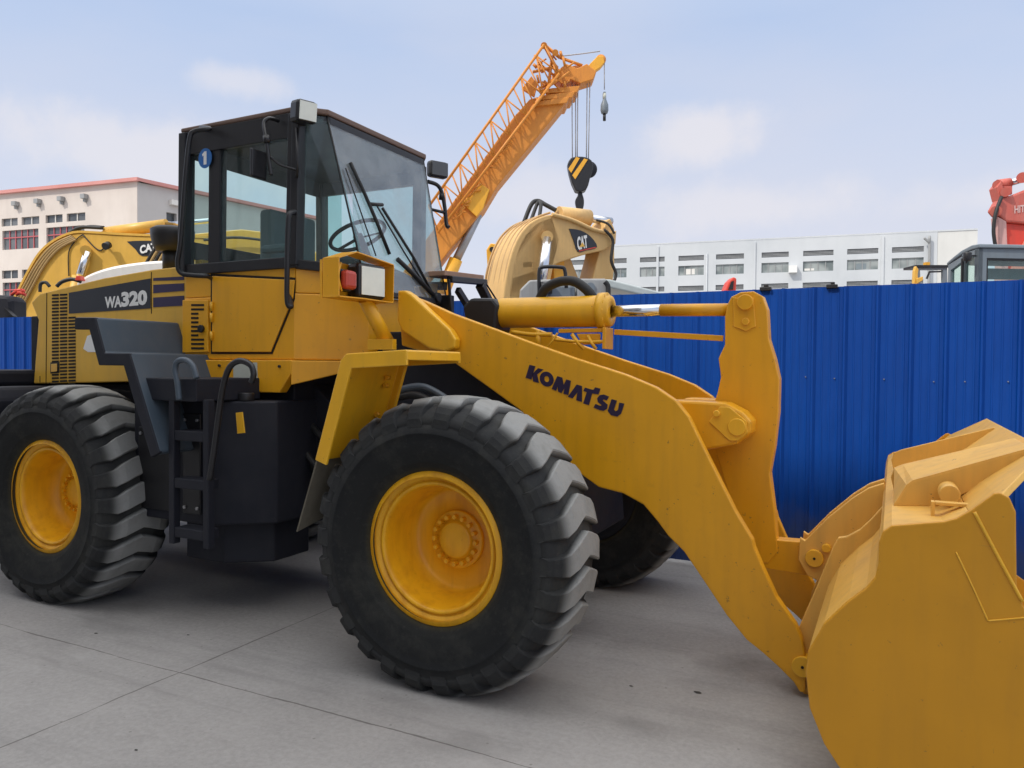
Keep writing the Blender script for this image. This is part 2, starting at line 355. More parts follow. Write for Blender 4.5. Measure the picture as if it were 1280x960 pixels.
# three levels at most: loader > wheel > tyre / rim; hub and bolts are welded into their own level below
def flatten_wheel(w):
    for o in list(bpy.data.objects):
        if o.parent and o.parent.parent and (o.parent.parent == w or (o.parent.parent.parent == w)):
            o.parent = w; o.location = (0, 0, 0)
for (x, y, s) in ((0, -HT, -1), (WB, -HT, -1), (0, HT, 1), (WB, HT, 1)):
    w = make_wheel(x, y, s); flatten_wheel(w)
for x in (0, WB):
    a = MB(); a.lathe([(.0, -.95), (.16, -.95), (.16, -.72), (.13, -.6), (.12, -.4), (.2, -.25), (.26, 0), (.2, .25), (.12, .4), (.13, .6), (.16, .72), (.16, .95), (0, .95)], (x, 0, AX), (0, 1, 0), 28)
    part(a, 'axle', YEL, bevel=0)

# frames
fr = MB()
fr.prism([(-4.1, .72), (-4.1, 1.40), (-2.5, 1.46), (-1.45, 1.46), (-1.15, 1.2), (-1.15, .62), (-1.7, .48), (-2.4, .55), (-3.4, .62)], -.42, .42)
fr.box(-2.9, -1.45, -.60, .60, 1.30, 1.60)
part(fr, 'rear_frame', NAVY, bevel=.01)
ff = MB(); ff.prism([(-1.1, .62), (-1.05, 1.15), (-.98, 1.80), (-.45, 1.80), (.05, 1.45), (.42, 1.0), (.45, .62), (.2, .45), (-.8, .45)], -.34, .34)
ff.cyl((-1.1, 0, .5), (-1.1, 0, 1.3), .13)
part(ff, 'front_frame', NAVY, bevel=.01)
cw = MB(); cw.prism([(-5.0, .80), (-5.02, 1.20), (-4.98, 1.36), (-4.90, 1.405), (-3.95, 1.405), (-3.88, 1.3), (-4.02, .72), (-4.9, .66)], -1.12, 1.12)
cw.box(-4.6, -4.16, -.95, .95, 1.405, 1.53)
part(cw, 'counterweight', NAVY, bevel=.03)

# tank box, ladder, platform under the cab
tk = MB(); tk.zprism([(-2.42, -1.02), (-1.72, -1.02), (-1.42, -.78), (-1.42, -.40), (-2.42, -.40)], .60, 1.36)
tk.zprism([(-2.08, -.90), (-1.74, -.90), (-1.5, -.72), (-1.5, -.4), (-2.08, -.4)], .34, .597)
part(tk, 'tank', NAVY, bevel=.012)
tb = MB(); tb.box(-2.36, -2.0, -1.034, -1.021, .66, 1.18).box(-1.955, -1.80, -1.034, -1.021, .66, 1.28)
part(tb, 'tank_cover', BLK, bevel=.006)
YL = -1.20
for (x_, z_) in ((-1.93, 1.24), (-1.82, 1.24), (-1.93, .70), (-1.82, .70), (-2.33, .70), (-2.03, .70), (-2.33, 1.14), (-2.03, 1.14)):
    part(MB().cyl((x_, -1.046, z_), (x_, -1.034, z_), .011, 6), 'bolt', STEEL, bevel=0)
for k_, (za, zb, yy) in enumerate(((1.02, .92, -.5), (.95, .86, -.46), (.88, .78, -.42), (1.2, 1.12, -.45))):
    part(MB().tube([(-1.45, yy, za), (-1.25, yy-.04, (za+zb)/2-.07), (-1.0, yy+.02, zb), (-.8, -.34, zb+.03)], .02), 'hydraulic_hose', RUB, bevel=0)
part(MB().cyl((-1.6, -.86, 1.36), (-1.6, -.86, 1.41), .05, 20), 'filler_cap', BLK, bevel=.006)
pf = MB(); pf.box(-2.16, -1.62, YL-.02, -.72, 1.365, 1.50); part(pf, 'platform', NAVY, bevel=.008)
lad = MB()
xl, xr = L.at(217, 560, YL)[0], L.at(260, 560, YL)[0]
for xx in (xl, xr): lad.box(xx-.022, xx+.022, YL-.018, YL+.03, .52, 1.38)
part(lad, 'ladder_rail', NAVY, bevel=.005)
for py in (545, 605, 667):
    z = L.at(238, py, YL)[1]
    rg = MB().box(xl+.022, xr-.022, YL-.014, YL+.10, z-.03, z+.03); part(rg, 'ladder_rung', NAVY, bevel=.006)
for a in ([(262, 600), (268, 560), (276, 500), (281, 475), (288, 458), (300, 451), (313, 456), (317, 468), (314, 478)],
          [(224, 500), (222, 480), (219, 462), (222, 452), (232, 450), (241, 457), (246, 473)]):
    h = MB().tube([PT(x, y, YL-.05) for x, y in a], .017); part(h, 'handrail', BLK if a[0][0] == 262 else SLATE, bevel=0)
tg = MB().prism(L.pts([(295, 516), (303, 515), (306, 541), (297, 542)], -1.04), -1.042, -1.036); part(tg, 'warning_tag', YEL2, bevel=0)

# cab base, yellow
CB = [(-2.33, -.70), (-1.36, -.70), (-1.0, -.42), (-1.0, .42), (-1.36, .70), (-2.33, .70)]
cb = MB(); cb.zprism(CB, 1.615, 2.03)
part(cb, 'cab_base', YEL, bevel=.008)
cs = MB(); cs.zprism([(-2.33, -.695), (-1.361, -.695), (-1.361, -.62), (-2.33, -.62)], 2.032, 2.205)
cs.zprism([(-1.355, -.694), (-1.03, -.44), (-1.08, -.39), (-1.355, -.60)], 2.032, 2.19)
cs.zprism([(-2.33, .695), (-1.361, .695), (-1.361, .62), (-2.33, .62)], 2.032, 2.205); cs.zprism([(-1.355, .694), (-1.03, .44), (-1.08, .39), (-1.355, .60)], 2.032, 2.19)
cs.box(-2.33, -2.27, -.615, .615, 2.032, 2.3)
part(cs, 'cab_side_panel', YEL, bevel=.006)
sk = MB()
sk.prism(L.pts([(254, 450), (262, 476), (264, 489), (349, 491), (364, 466), (364, 450)], -.73), -.73, -.66)
c1 = Vector((-1.35, -.73)); c2 = Vector((-.99, -.45))
pk = VPlane((c1.x, c1.y), (c2.x-c1.x, c2.y-c1.y))
sk.prism([(-.005, 1.612), (-.005, 1.46), (.10, 1.485), (.28, 1.53), (.455, 1.56), (.455, 1.612)], 0, .06, pk)
part(sk, 'skirt', YEL, bevel=.006)
stp = MB().prism(L.pts([(291, 453), (321, 453), (322, 480), (292, 480)], -.735), -.7345, -.7315)
part(stp, 'sticker', STICK, bevel=0)
for (px, py) in ((275, 457), (275, 477), (350, 458)):
    x, z = L.at(px, py, -.73); part(MB().cyl((x, -.742, z), (x, -.72, z), .009, 10), 'bolt', BLK, bevel=0)
# door lower panel with seams, vent panel
dp = MB().prism(L.pts([(265, 345), (368, 350), (366, 372), (338, 440), (265, 440)], -.71), -.712, -.7015)
part(dp, 'door_panel', YEL, bevel=.004)
ds = MB().prism(L.pts([(263.2, 342), (369, 347), (368, 374), (340, 442.5), (263.2, 442.5)], -.705), -.7035, -.7005); part(ds, 'door_seam', DKHOLE, bevel=0)
vp = MB().prism(L.pts([(228, 375), (260, 375), (260, 440), (228, 441)], -.715), -.716, -.7008); part(vp, 'vent_panel', YEL, bevel=.004)
vs_ = MB()
for i in range(11):
    y0 = 380+i*5.4
    if i in (2, 3, 4, 5, 6, 7): a, b = 239, 248
    else: a, b = 239, 255
    vs_.prism(L.pts([(a, y0), (b, y0), (b, y0+2.6), (a, y0+2.6)], -.717), -.7185, -.7165)
part(vs_, 'vent_slot', DKHOLE, bevel=0)
x, z = L.at(252, 411, -.72); part(MB().cyl((x, -.735, z), (x, -.716, z), .026, 16), 'lock', BLK, bevel=.003)
for py in (397, 383, 420):
    x, z = L.at(264.5, py, -.72); part(MB().cyl((x, -.722, z-.03), (x, -.722, z+.03), .010, 10), 'hinge', YEL2, bevel=0)

# cab greenhouse
def lerp(a, b, t): return tuple(a[i]*(1-t)+b[i]*t for i in range(len(a)))
ZB, ZT = 2.20, 3.14
bot = dict(RL=(-2.33, -.69, ZB), P1=(-2.115, -.69, ZB), P2=(-2.01, -.69, ZB), P3=(-1.415, -.69, ZB), B=(-1.355, -.69, ZB), A=(-.985, -.47, 2.16))
top = dict(RL=(-2.33, -.68, ZT), P1=(-2.115, -.68, ZT), P2=(-2.01, -.68, ZT), P3=(-1.40, -.68, ZT), B=(-1.34, -.675, ZT), A=(-1.235, -.545, ZT+.02))
def mir(p): return (p[0], -p[1], p[2])
for sgn in (1, -1):
    f = (lambda p: p) if sgn == 1 else mir
    pl_ = MB()
    for k, w in (('RL', .09), ('B', .075)):
        pl_.bar(f(bot[k]), f(top[k]), w, .06, up=(1, 0, 0))
    if sgn == 1: mid_b = lerp(bot['P1'], bot['P2'], .5); mid_t = lerp(top['P1'], top['P2'], .5)
    if sgn == 1: pl_.add(
        [f((-2.112, -.70, ZB)), f((-2.005, -.70, ZB)), f((-2.005, -.69, ZT)), f((-2.112, -.69, ZT)), f((-2.112, -.64, ZB)), f((-2.005, -.64, ZB)), f((-2.005, -.63, ZT)), f((-2.112, -.63, ZT))],
        [(0, 1, 2, 3), (7, 6, 5, 4), (0, 4, 5, 1), (2, 6, 7, 3), (1, 5, 6, 2), (0, 3, 7, 4)])
    pl_.bar(f((-2.36, -.69, ZB+.02)), f((-1.33, -.69, ZB+.02)), .055, .07)
    pl_.bar(f((-1.355, -.69, ZB+.01)), f((-.985, -.47, 2.175)), .04, .06)
    pl_.bar(f((-1.385, -.695, ZB)), f((-1.37, -.685, ZT)), .05, .07, up=(1, 0, 0))
    part(pl_, 'pillar', BLK, bevel=.006)
    hd = MB(); hd.prism([(-2.36, 2.995), (-1.35, 2.995), (-1.35, 3.15), (-2.36, 3.15)], -.700*sgn, -.660*sgn)
    part(hd, 'door_header', BLK, bevel=.005)
    def pane(pts, mat, nmn='window', d=(0, .006, 0)):
        mb = MB(); q = [Vector(f(p)) for p in pts]; dd = Vector((d[0], d[1]*sgn, d[2])); k = len(q)
        mb.add(q+[p+dd for p in q], [tuple(range(k)), tuple(range(2*k-1, k-1, -1))]+[(i, (i+1) % k, (i+1) % k+k, i+k) for i in range(k)])
        return part(mb, nmn, mat, bevel=0)
    pane([(-2.285, -.685, ZB+.05), (-2.118, -.685, ZB+.05), (-2.118, -.675, 2.995), (-2.285, -.675, 2.995)], GLS)
    pane([(-2.0, -.685, ZB+.05), (-1.42, -.685, ZB+.05), (-1.41, -.675, 2.995), (-2.0, -.675, 2.995)], GLS)
    pane([(-1.335, -.675, ZB+.03), (-.990, -.470, 2.19), (-1.235, -.548, ZT), (-1.325, -.672, ZT)], GLS)
ws = MB(); q = [(-.972, -.475, 2.07), (-.968, -.3, 2.02), (-.968, .3, 2.02), (-.972, .475, 2.07), (-1.238, .548, ZT+.03), (-1.238, -.548, ZT+.03)]
k = 6; ws.add(q+[(x-.008, y, z) for x, y, z in q], [tuple(range(k)), tuple(range(2*k-1, k-1, -1))]+[(i, (i+1) % k, (i+1) % k+k, i+k) for i in range(k)])
part(ws, 'windshield', GLW, bevel=0)
cowl = MB(); cowl.zprism([(-1.02, -.45), (-.975, -.45), (-.955, -.3), (-.955, .3), (-.975, .45), (-1.02, .45)], 2.03, 2.065); part(cowl, 'cowl', BLK, bevel=.004)
wsf = MB()
for sgn in (1, -1): part(MB().tube([(-.975, -.476*sgn, 2.06), (-1.240, -.549*sgn, ZT+.03)], .006, curve=False), 'windshield_seal', RUB, bevel=0)
rb = MB(); rb.box(-2.335, -2.32, -.66, .66, 2.3, 2.42).box(-2.335, -2.32, -.66, .66, 2.98, 3.14)
part(rb, 'rear_window_frame', BLK, bevel=.004)
rf = MB(); rf.zprism([(-2.39, -.66), (-2.36, -.705), (-1.34, -.705), (-1.215, -.555), (-1.215, .555), (-1.34, .705), (-2.36, .705), (-2.39, .66)], 3.15, [3.176, 3.178, 3.182, 3.188, 3.188, 3.182, 3.178, 3.176])
part(rf, 'roof', paint('roof_brown', (.16, .10, .075), .6, .3), bevel=.009)
hl = MB().zprism([(-2.38, -.67), (-1.33, -.67), (-1.22, -.53), (-1.22, .53), (-1.33, .67), (-2.38, .67)], 3.10, 3.143); part(hl, 'headliner', BLK, bevel=0)

# cab inside
st = MB(); st.box(-2.05, -1.62, -.24, .24, 2.18, 2.30).box(-2.12, -2.0, -.24, .24, 2.25, 2.70)
st.box(-2.0, -1.65, -.36, -.28, 2.36, 2.42).box(-2.0, -1.65, .28, .36, 2.36, 2.42)
part(st, 'seat', SEATF, bevel=.035)
cs2 = MB().box(-2.2, -1.5, -.62, -.40, 2.05, 2.25); part(cs2, 'side_console', SEATF, bevel=.02)
sw = MB(); swc = Vector((-1.42, .0, 2.50)); axw = Vector((-.45, 0, .9)).normalized()
e1 = axw.orthogonal().normalized(); e2 = axw.cross(e1)
ring = [swc+(e1*math.cos(a)+e2*math.sin(a))*.2 for a in [2*math.pi*i/32 for i in range(33)]]
sw.tube(ring, .014, curve=False, cap=False)
for a in (.3, 2.4, 4.5): sw.bar(swc-axw*.02, swc+(e1*math.cos(a)+e2*math.sin(a))*.2, .025, .012)
sw.cyl(swc-axw*.45, swc, .035)
part(sw, 'steering_wheel', RUB, bevel=0)
ds_ = MB(); ds_.prism([(-1.30, 2.03), (-1.06, 2.07), (-1.10, 2.22), (-1.28, 2.30)], -.22, .22); part(ds_, 'dashboard', BLK, bevel=.02)
cf = MB().box(-2.3, -1.05, -.42, .42, 2.031, 2.04); part(cf, 'cab_floor', BLK, bevel=0)

# sticker "1"
bs_ = MB(); c0 = L.at(257, 198, -.70)
bs_.prism([(c0[0]+.062*math.cos(a), c0[1]+.066*math.sin(a)) for a in [2*math.pi*i/28 for i in range(28)]], -.7045, -.7025)
sk1 = part(bs_, 'number_sticker', BLUEST, bevel=0)
t1 = MB(); t1.prism([(c0[0]-.012, c0[1]-.042), (c0[0]+.014, c0[1]-.042), (c0[0]+.014, c0[1]+.045), (c0[0]-.004, c0[1]+.045), (c0[0]-.026, c0[1]+.028), (c0[0]-.022, c0[1]+.014), (c0[0]-.012, c0[1]+.020)], -.7062, -.7048)
part(t1, 'numeral', WHB, sk1, bevel=0)

# rails, mirrors, roof lamps, wipers
rl = MB().tube([(-2.16, -.71, 3.155), PT(262, 161, -.80), PT(243, 164, -.86), PT(237, 174, -.88), PT(232, 220, -.90), PT(226, 300, -.90), PT(222, 328, -.90), PT(226, 341, -.88), PT(240, 344, -.84), PT(258, 345, -.78), PT(263, 347, -.72)], .0155)
part(rl, 'grab_rail', BLK, bevel=0)
gr = MB().tube([PT(361, 370, -.71), PT(364, 383, -.76), PT(359, 376, -.78), PT(359, 330, -.78), PT(360, 285, -.78), PT(362, 268, -.77), PT(369, 265, -.72)], .0165)
part(gr, 'grab_rail', BLK, bevel=0)
gw = MB().tube([PT(371, 160, -.72), PT(372, 200, -.73), PT(371, 222, -.72)], .009, curve=False); part(gw, 'mirror_bracket', BLK, bevel=0)
ma = MB().tube([PT(348, 151, -.72), PT(336, 148, -.80), PT(330, 155, -.83), PT(333, 175, -.85), PT(336, 198, -.85), PT(339, 219, -.85)], .012)
ma.tube([PT(338, 196, -.85), PT(350, 206, -.80), PT(370, 212, -.73)], .008)
ma.cyl(PT(333, 170, -.85), PT(334, 179, -.85), .022)
part(ma, 'mirror_arm', BLK, bevel=0)
mh = MB(); cpt = PT(327, 205, -.86); mh.box(cpt.x-.03, cpt.x-.01, cpt.y-.07, cpt.y+.06, cpt.z-.085, cpt.z+.085)
part(mh, 'mirror', BLK, bevel=.02)
def lamp(center, yaw, w, h, d, tilt=0, lensm=LENS, parent=None, name='work_lamp'):
    mb = MB(); cy, sy = math.cos(yaw), math.sin(yaw)
    fx = Vector((cy*math.cos(tilt), sy*math.cos(tilt), math.sin(tilt))); sx = Vector((-sy, cy, 0)); ux = fx.cross(sx)
    c = Vector(center)
    def bx(f0, f1, ww, hh, mb):
        vs = [c+fx*f+sx*a*ww/2+ux*b*hh/2 for f in (f0, f1) for a in (-1, 1) for b in (-1, 1)]
        mb.add(vs, [(0, 1, 3, 2), (4, 6, 7, 5), (0, 4, 5, 1), (2, 3, 7, 6), (0, 2, 6, 4), (1, 5, 7, 3)])
    bx(-d, 0, w, h, mb); o = part(mb, name, BLK, parent, bevel=.024, )
    m2 = MB(); bx(.001, .006, w*.82, h*.80, m2); part(m2, 'lens', lensm, o, bevel=0)
    return o
lamp(tuple(PT(385, 139, -.74)), R(-22), .135, .135, .12, -.12)
part(MB().bar((-1.33, -.72, 3.12), (-1.36, -.60, 3.14), .03), 'lamp_bracket', BLK, bevel=0)
# far mirror and lamp on stalk, right side of the windshield
fa = [PT(535, 227, .72), PT(546, 231, .80), PT(552, 240, .84), PT(556, 260, .86), PT(558, 280, .86), PT(561, 284, .86)]
fs_ = MB().tube(fa, .016); fs_.tube([PT(540, 262, .74), PT(557, 266, .86)], .012, curve=False); fs_.cyl(PT(549, 245, .84), PT(555, 246, .86), .03)
part(fs_, 'lamp_stalk', BLK, bevel=0)
lamp(PT(550, 211, .84), R(-28), .17, .13, .08, 0, DKLENS)
# wipers
wp = MB()
def on_ws(px, py):      # point on the sloping windshield
    v = ray(px, py); n = Vector((1.0, 0, (1.238-.968)/(3.17-2.02))).normalized(); o = Vector((-.955, 0, 2.02)); return CAM+v*((o-CAM).dot(n)/v.dot(n))
wp.tube([on_ws(541, 368), on_ws(517, 322), on_ws(478, 260)], .010, curve=False)
wp.tube([on_ws(537, 366), on_ws(505, 315), on_ws(471, 257)], .006, curve=False)
wp.tube([on_ws(438, 203), on_ws(455, 240), on_ws(470, 275), on_ws(487, 318)], .012, curve=False)
wp.tube([on_ws(462, 255), on_ws(478, 256)], .012, curve=False)
wp.tube([on_ws(497, 324), on_ws(517, 343), on_ws(545, 372)], .016, curve=False)
wp.tube([on_ws(432, 210), on_ws(450, 262), on_ws(470, 320)], .0045, curve=False)
part(wp, 'wiper', RUB, bevel=0)
wm = MB().cyl(on_ws(545, 372)-Vector((.02, 0, 0)), on_ws(545, 372)+Vector((.03, 0, 0)), .035); part(wm, 'wiper_motor', BLK, bevel=.004)

# hood
HY = -.62
hp = L.pts([(42, 478), (48, 400), (39, 378), (50, 367), (130, 347.5), (190, 337), (232, 335)], HY)
hd = MB(); xe = -2.33; hb_ = hp[:6]+[(xe, hp[5][1]+.01), (xe, 1.47), (hp[0][0], 1.42)]
hd.prism(hb_, HY, -HY)
part(hd, 'hood', HOOD, bevel=.045)
bk = MB().box(hp[0][0]-.10, hp[0][0]-.002, -.58, .58, 1.41, 1.96); part(bk, 'radiator_frame', NAVY, bevel=.01)
gp = MB().prism(L.pts([(60, 372), (98, 362), (98, 487), (60, 480)], HY-.004), HY-.006, HY+.01); 
sl = MB()
for i in range(29):
    y0 = 368+i*4.15
    sl_r = 84 if i < 27 else 84
    if i < 27: sl.prism(L.pts([(65, y0), (73.4, y0-.4), (73.4, y0+1.9), (65, y0+2.2)], HY-.002), HY-.0035, HY-.001); sl.prism(L.pts([(75, y0-.5), (84, y0-1), (84, y0+1.3), (75, y0+1.7)], HY-.002), HY-.0035, HY-.001)
    if i >= 7: sl.prism(L.pts([(85.6, y0-1), (94.5, y0-1.4), (94.5, y0+.9), (85.6, y0+1.3)], HY-.002), HY-.0035, HY-.001)
part(sl, 'grille', DKHOLE, bevel=0)
lt = MB().prism(L.pts([(63, 453), (74, 452), (74, 466), (63, 467)], HY-.003), HY-.0035, HY-.001); lt = part(lt, 'latch', BLK, bevel=0)
lt2 = MB().prism(L.pts([(64, 455), (71, 454.5), (71, 464), (64, 465)], HY-.006), HY-.007, HY-.0035); part(lt2, 'latch_plate', YTAN, lt, bevel=0)
sm = MB()
for a, b in (((58.5, 366), (57.5, 481)), ((61, 479), (165, 490)), ((189.3, 340), (189.3, 392)), ((50, 470), (50, 478))):
    A = PT(*a, HY-.001); B = PT(*b, HY-.001); part(MB().bar(A, B, .003, .006), 'hood_seam', DKHOLE, bevel=0)
dcl = MB().prism(L.pts([(86, 366), (188, 348), (188, 385.5), (86, 392)], HY-.003), HY-.0035, HY-.0012); dcl = part(dcl, 'name_decal', DECAL, bevel=0)
tx = MB(); p = lambda x, y: PT(x, y, HY-.005)
text_mesh(tx, 'WA', quadmap(p(131, 385.5), p(152, 384), p(152, 369.5), p(131, 371), 1, 1), 1, .04)
text_mesh(tx, '320', quadmap(p(151.5, 384), p(184, 381), p(184, 362), p(151.5, 365), 1, 1), 1, .055)
part(tx, 'model_lettering', WHT, dcl, bevel=0)
s2 = MB()
for a, b, c, d in ((347.5, 345.5, 351, 350), (356, 354, 366.5, 363.5), (372, 369.5, 384, 382)):
    s2.prism(L.pts([(191.5, a), (230, b), (230, d), (191.5, c)], HY-.003), HY-.0035, HY-.0012)
part(s2, 'stripe_decal', DSTR, bevel=0)
wst = MB().prism(L.pts([(104, 436), (109, 420), (114, 418), (120, 440), (110, 440)], HY-.003), HY-.0035, HY-.0012); part(wst, 'sticker', WHT, bevel=0)
# stack on the hood
ex = MB(); c = PT(214, 330, -.2)
ex.lathe([(0, -.05), (.075, -.05), (.075, .16), (0, .16)], PT(216, 334, -.2), (0, 0, 1), 24)
ex.lathe([(0, .115), (.12, .12), (.145, .16), (.16, .235), (.162, .285), (.13, .305), (0, .31)], PT(216, 334, -.2), (0, 0, 1), 32)
part(ex, 'precleaner', BLK, bevel=0)
part(MB().tube([PT(195, 300, -.3), PT(198, 288, -.3), PT(206, 285, -.25), PT(213, 292, -.2)], .012), 'hose', RUB, bevel=0)

# rear fender with steps (slate)
rfp = L.pts([(94, 396.5), (118.6, 396.5), (130.6, 441), (161.6, 441), (199, 566)], -1.28)
for sgn in (1, -1):
    o = MB().sheet(rfp, -1.28*sgn, -.66*sgn, -.05); part(o, 'rear_fender', SLATE, bevel=.012)
    o = MB().sheet([(x, z-.002) for x, z in rfp], -1.284*sgn, -1.255*sgn, -.075); part(o, 'fender_lip', NAVY, bevel=.006)

# front fender (yellow)
Z0 = L.at(508, 437, -1.3)
ffp = [L.at(394, 575, -1.3), L.at(426, 450, -1.3), L.at(433, 442, -1.3), (Z0[0], Z0[1])]
for sgn in (1, -1):
    o = MB().sheet(ffp, -1.30*sgn, -.80*sgn, -.018)
    o.sheet([(x, z) for x, z in ffp], -1.303*sgn, -1.285*sgn, -.075)
    o.sheet([(ffp[3][0]-.03, ffp[3][1]-.002), (ffp[3][0]+.004, ffp[3][1]-.004), (ffp[3][0]+.006, ffp[3][1]-.05)], -1.302*sgn, -.80*sgn, -.01)
    o.sheet(ffp, -.815*sgn, -.79*sgn, -.06)
    part(o, 'front_fender', YEL2, bevel=.006)
    fl = MB(); a, b = ffp[0], L.at(367, 666, -1.3)
    fl.add([(a[0]+.0, -1.28*sgn, a[1]), (a[0]-.02, -.86*sgn, a[1]), (b[0]+.10, -.80*sgn, b[1]+.14), (b[0]+.0, -1.27*sgn, b[1]+.0),
            (a[0]-.01, -1.28*sgn, a[1]), (a[0]-.03, -.86*sgn, a[1]), (b[0]+.09, -.80*sgn, b[1]+.14), (b[0]-.01, -1.27*sgn, b[1]+.0)], [(0, 1, 2, 3), (7, 6, 5, 4), (0, 4, 5, 1), (1, 5, 6, 2), (2, 6, 7, 3), (3, 7, 4, 0)])
    part(fl, 'mud_flap', FLAP, bevel=0)
for (px, py) in ((487, 472), (485, 482), (474, 518), (430, 563)):
    c = PT(px, py, -.9); part(MB().cyl(c-Vector((.0, .03, 0)), c+Vector((0, .0, 0)), .012, 8), 'bolt', YEL, bevel=0)

# head lamp box and post
XL = -.72
def PX(px, py, X=XL):
    v = ray(px, py); return CAM+v*((X-CAM.x)/v.x)
def P3(y, z, x=XL): return (x, y, z)
A = PX(418, 323); Bm = PX(441, 316); C = PX(487, 332); Dn = PX(486, 379); E = PX(450, 374); G = PX(418, 371)
po = MB().cyl(PX(456, 374, XL-.05), PX(487, 434, XL-.03), .040, 20, .046); po.prism(L.pts([(462, 424), (493, 424), (493, 437), (462, 437)], -.62), -.64, -.60)
part(po, 'lamp_post', YEL2, bevel=0)
bx_ = MB(); dpth = Vector((-.11, 0, 0))
def plate(a, b, m_, t=.006):
    a = Vector(a); b = Vector(b); v = [a, b, b+dpth, a+dpth]; nn = (b-a).cross(dpth).normalized()*t
    m_.add(v+[q+nn for q in v], [(0, 1, 2, 3), (7, 6, 5, 4), (0, 4, 5, 1), (1, 5, 6, 2), (2, 6, 7, 3), (3, 7, 4, 0)])
fx = Vector((.03, 0, 0))
plate(A+fx, Bm+fx, bx_); plate(Bm+fx, C+fx, bx_); plate(C+fx, Dn+fx, bx_); plate(E+fx, Dn+fx, bx_); plate(G+fx, E+fx, bx_); plate(A+fx, G+fx, bx_)
bx_.box(XL-.10, XL-.085, A.y, C.y, G.z, A.z)
lb = part(bx_, 'lamp_bracket', YEL, bevel=.002, label='near headlamp bracket, folded yellow plate')
hlc = PX(466, 352, XL+.03); lamp(tuple(hlc), R(-8), .22, .20, .10, 0, LENS, None, 'headlight')
sg = MB(); c = PX(433, 350, XL); sg.box(c.x-.06, c.x-.01, c.y-.06, c.y+.06, c.z-.06, c.z+.06); so = part(sg, 'turn_signal', BLK, bevel=.008)
sg = MB(); sg.box(c.x-.009, c.x+.04, c.y-.05, c.y+.05, c.z-.052, c.z+.052); part(sg, 'lens', REDL, so, bevel=.02, )
part(MB().tube([PX(426, 328), PX(423, 345), PX(427, 364)], .006), 'guard_wire', YEL2, bevel=0)
# far headlamp bracket
XF = -.88
fb = MB(); q = lambda x, y: PX(x, y, XF)
for a, b in (((556, 338), (605, 344)), ):
    a0, b0 = q(*a), q(*b); fb.add([a0, b0, b0+Vector((-.2, 0, 0)), a0+Vector((-.2, 0, 0)), a0-Vector((0, 0, .035)), b0-Vector((0, 0, .035)), b0+Vector((-.2, 0, -.035)), a0+Vector((-.2, 0, -.035))], [(0, 1, 2, 3), (7, 6, 5, 4), (0, 4, 5, 1), (1, 5, 6, 2), (2, 6, 7, 3), (3, 7, 4, 0)])
part(fb, 'lamp_bracket', paint('bracket_brown', (.34, .20, .13), .6), bevel=.004)
fb = MB(); fb.bar(q(562, 349), q(606, 353), .05, .045); fb.bar(q(561, 349), q(564, 392), .02, .02); fb.bar(q(572, 362), q(584, 381), .04, .05); fb.bar(q(600, 356), q(612, 380), .07, .05); fb.bar(q(606, 352), q(622, 377), .015, .012)
fb.box(XF-.12, XF-.02, q(562, 377).y+.03, q(562, 377).y+.10, 1.7, 2.1)
part(fb, 'lamp_frame', BLK, bevel=.006)

# boom: two arms
arm_px = [(497, 363), (530, 376), (563, 391), (661, 427), (720, 448), (782, 468), (820, 484), (845, 501), (861, 521), (876, 552), (895, 590), (920, 640), (941, 675), (943, 684), (954, 710), (971, 747),
          (995, 781), (1003, 800), (1008, 830), (1006, 866), (1000, 866), (992, 853), (972, 833), (953, 816), (933, 800), (908, 769), (874, 718), (855, 690), (835, 670), (821, 651), (804, 631), (779, 617), (748, 609),
          (715, 585), (680, 545), (650, 513), (617, 489), (585, 466), (560, 448), (530, 440), (502, 432)]
arm = L.pts(arm_px, -.45)
fa_ = [p for p in arm]
for sgn in (1, -1):
    o = MB().prism(arm, -.45*sgn, -.395*sgn); part(o, 'boom_arm', YEL, bevel=.008, label=None)
bp = MB().prism(L.pts([(497, 363), (506, 363), (514, 368), (562, 412), (569, 424), (568, 435), (556, 440), (536, 436), (502, 414), (496, 400)], -.52), -.52, -.452); part(bp, 'pivot_plate', YEL2, bevel=.012)
# KOMATSU lettering, traced letter by letter
K_ = lambda pts: [L.at(640+x/7.111, 400+y/7.111, -.4535) for x, y in pts]
kl = MB(); Kd = lambda pts: kl.prism(K_(pts), -.4532, -.4512)
Kd([(155, 398), (207, 410), (172, 530), (120, 512)])
Kd([(232, 428), (280, 440), (222, 484), (240, 560), (188, 546), (178, 480)])
ring_o = [(308+62*math.cos(a), 525+66*math.sin(a)+8*math.cos(a)) for a in [2*math.pi*i/28 for i in range(28)]]
ring_i = [(308+22*math.cos(a), 525+27*math.sin(a)+3*math.cos(a)) for a in [2*math.pi*i/28 for i in range(28)]]
for i in range(28):
    j = (i+1) % 28; Kd([ring_o[i], ring_o[j], ring_i[j], ring_i[i]])
Kd([(402, 498), (447, 512), (458, 578), (482, 528), (524, 541), (500, 668), (456, 655), (466, 606), (438, 650), (408, 636), (404, 588), (392, 630), (352, 612)])
Kd([(575, 573), (622, 587), (621, 728), (570, 713), (580, 642), (538, 697), (495, 682)])
Kd([(648, 600), (722, 622), (738, 598), (786, 610), (768, 662), (712, 652), (684, 756), (632, 742), (664, 642), (633, 630)])
Kd([(862, 680), (842, 715), (812, 706), (806, 716), (850, 752), (845, 790), (812, 808), (775, 800), (724, 778), (742, 745), (786, 764), (796, 756), (762, 730), (756, 695), (780, 668), (815, 662)])
Kd([(885, 703), (932, 716), (906, 796), (922, 812), (942, 798), (954, 733), (998, 744), (970, 832), (935, 859), (880, 846), (850, 808)])
part(kl, 'brand_lettering', NVL, bevel=0)

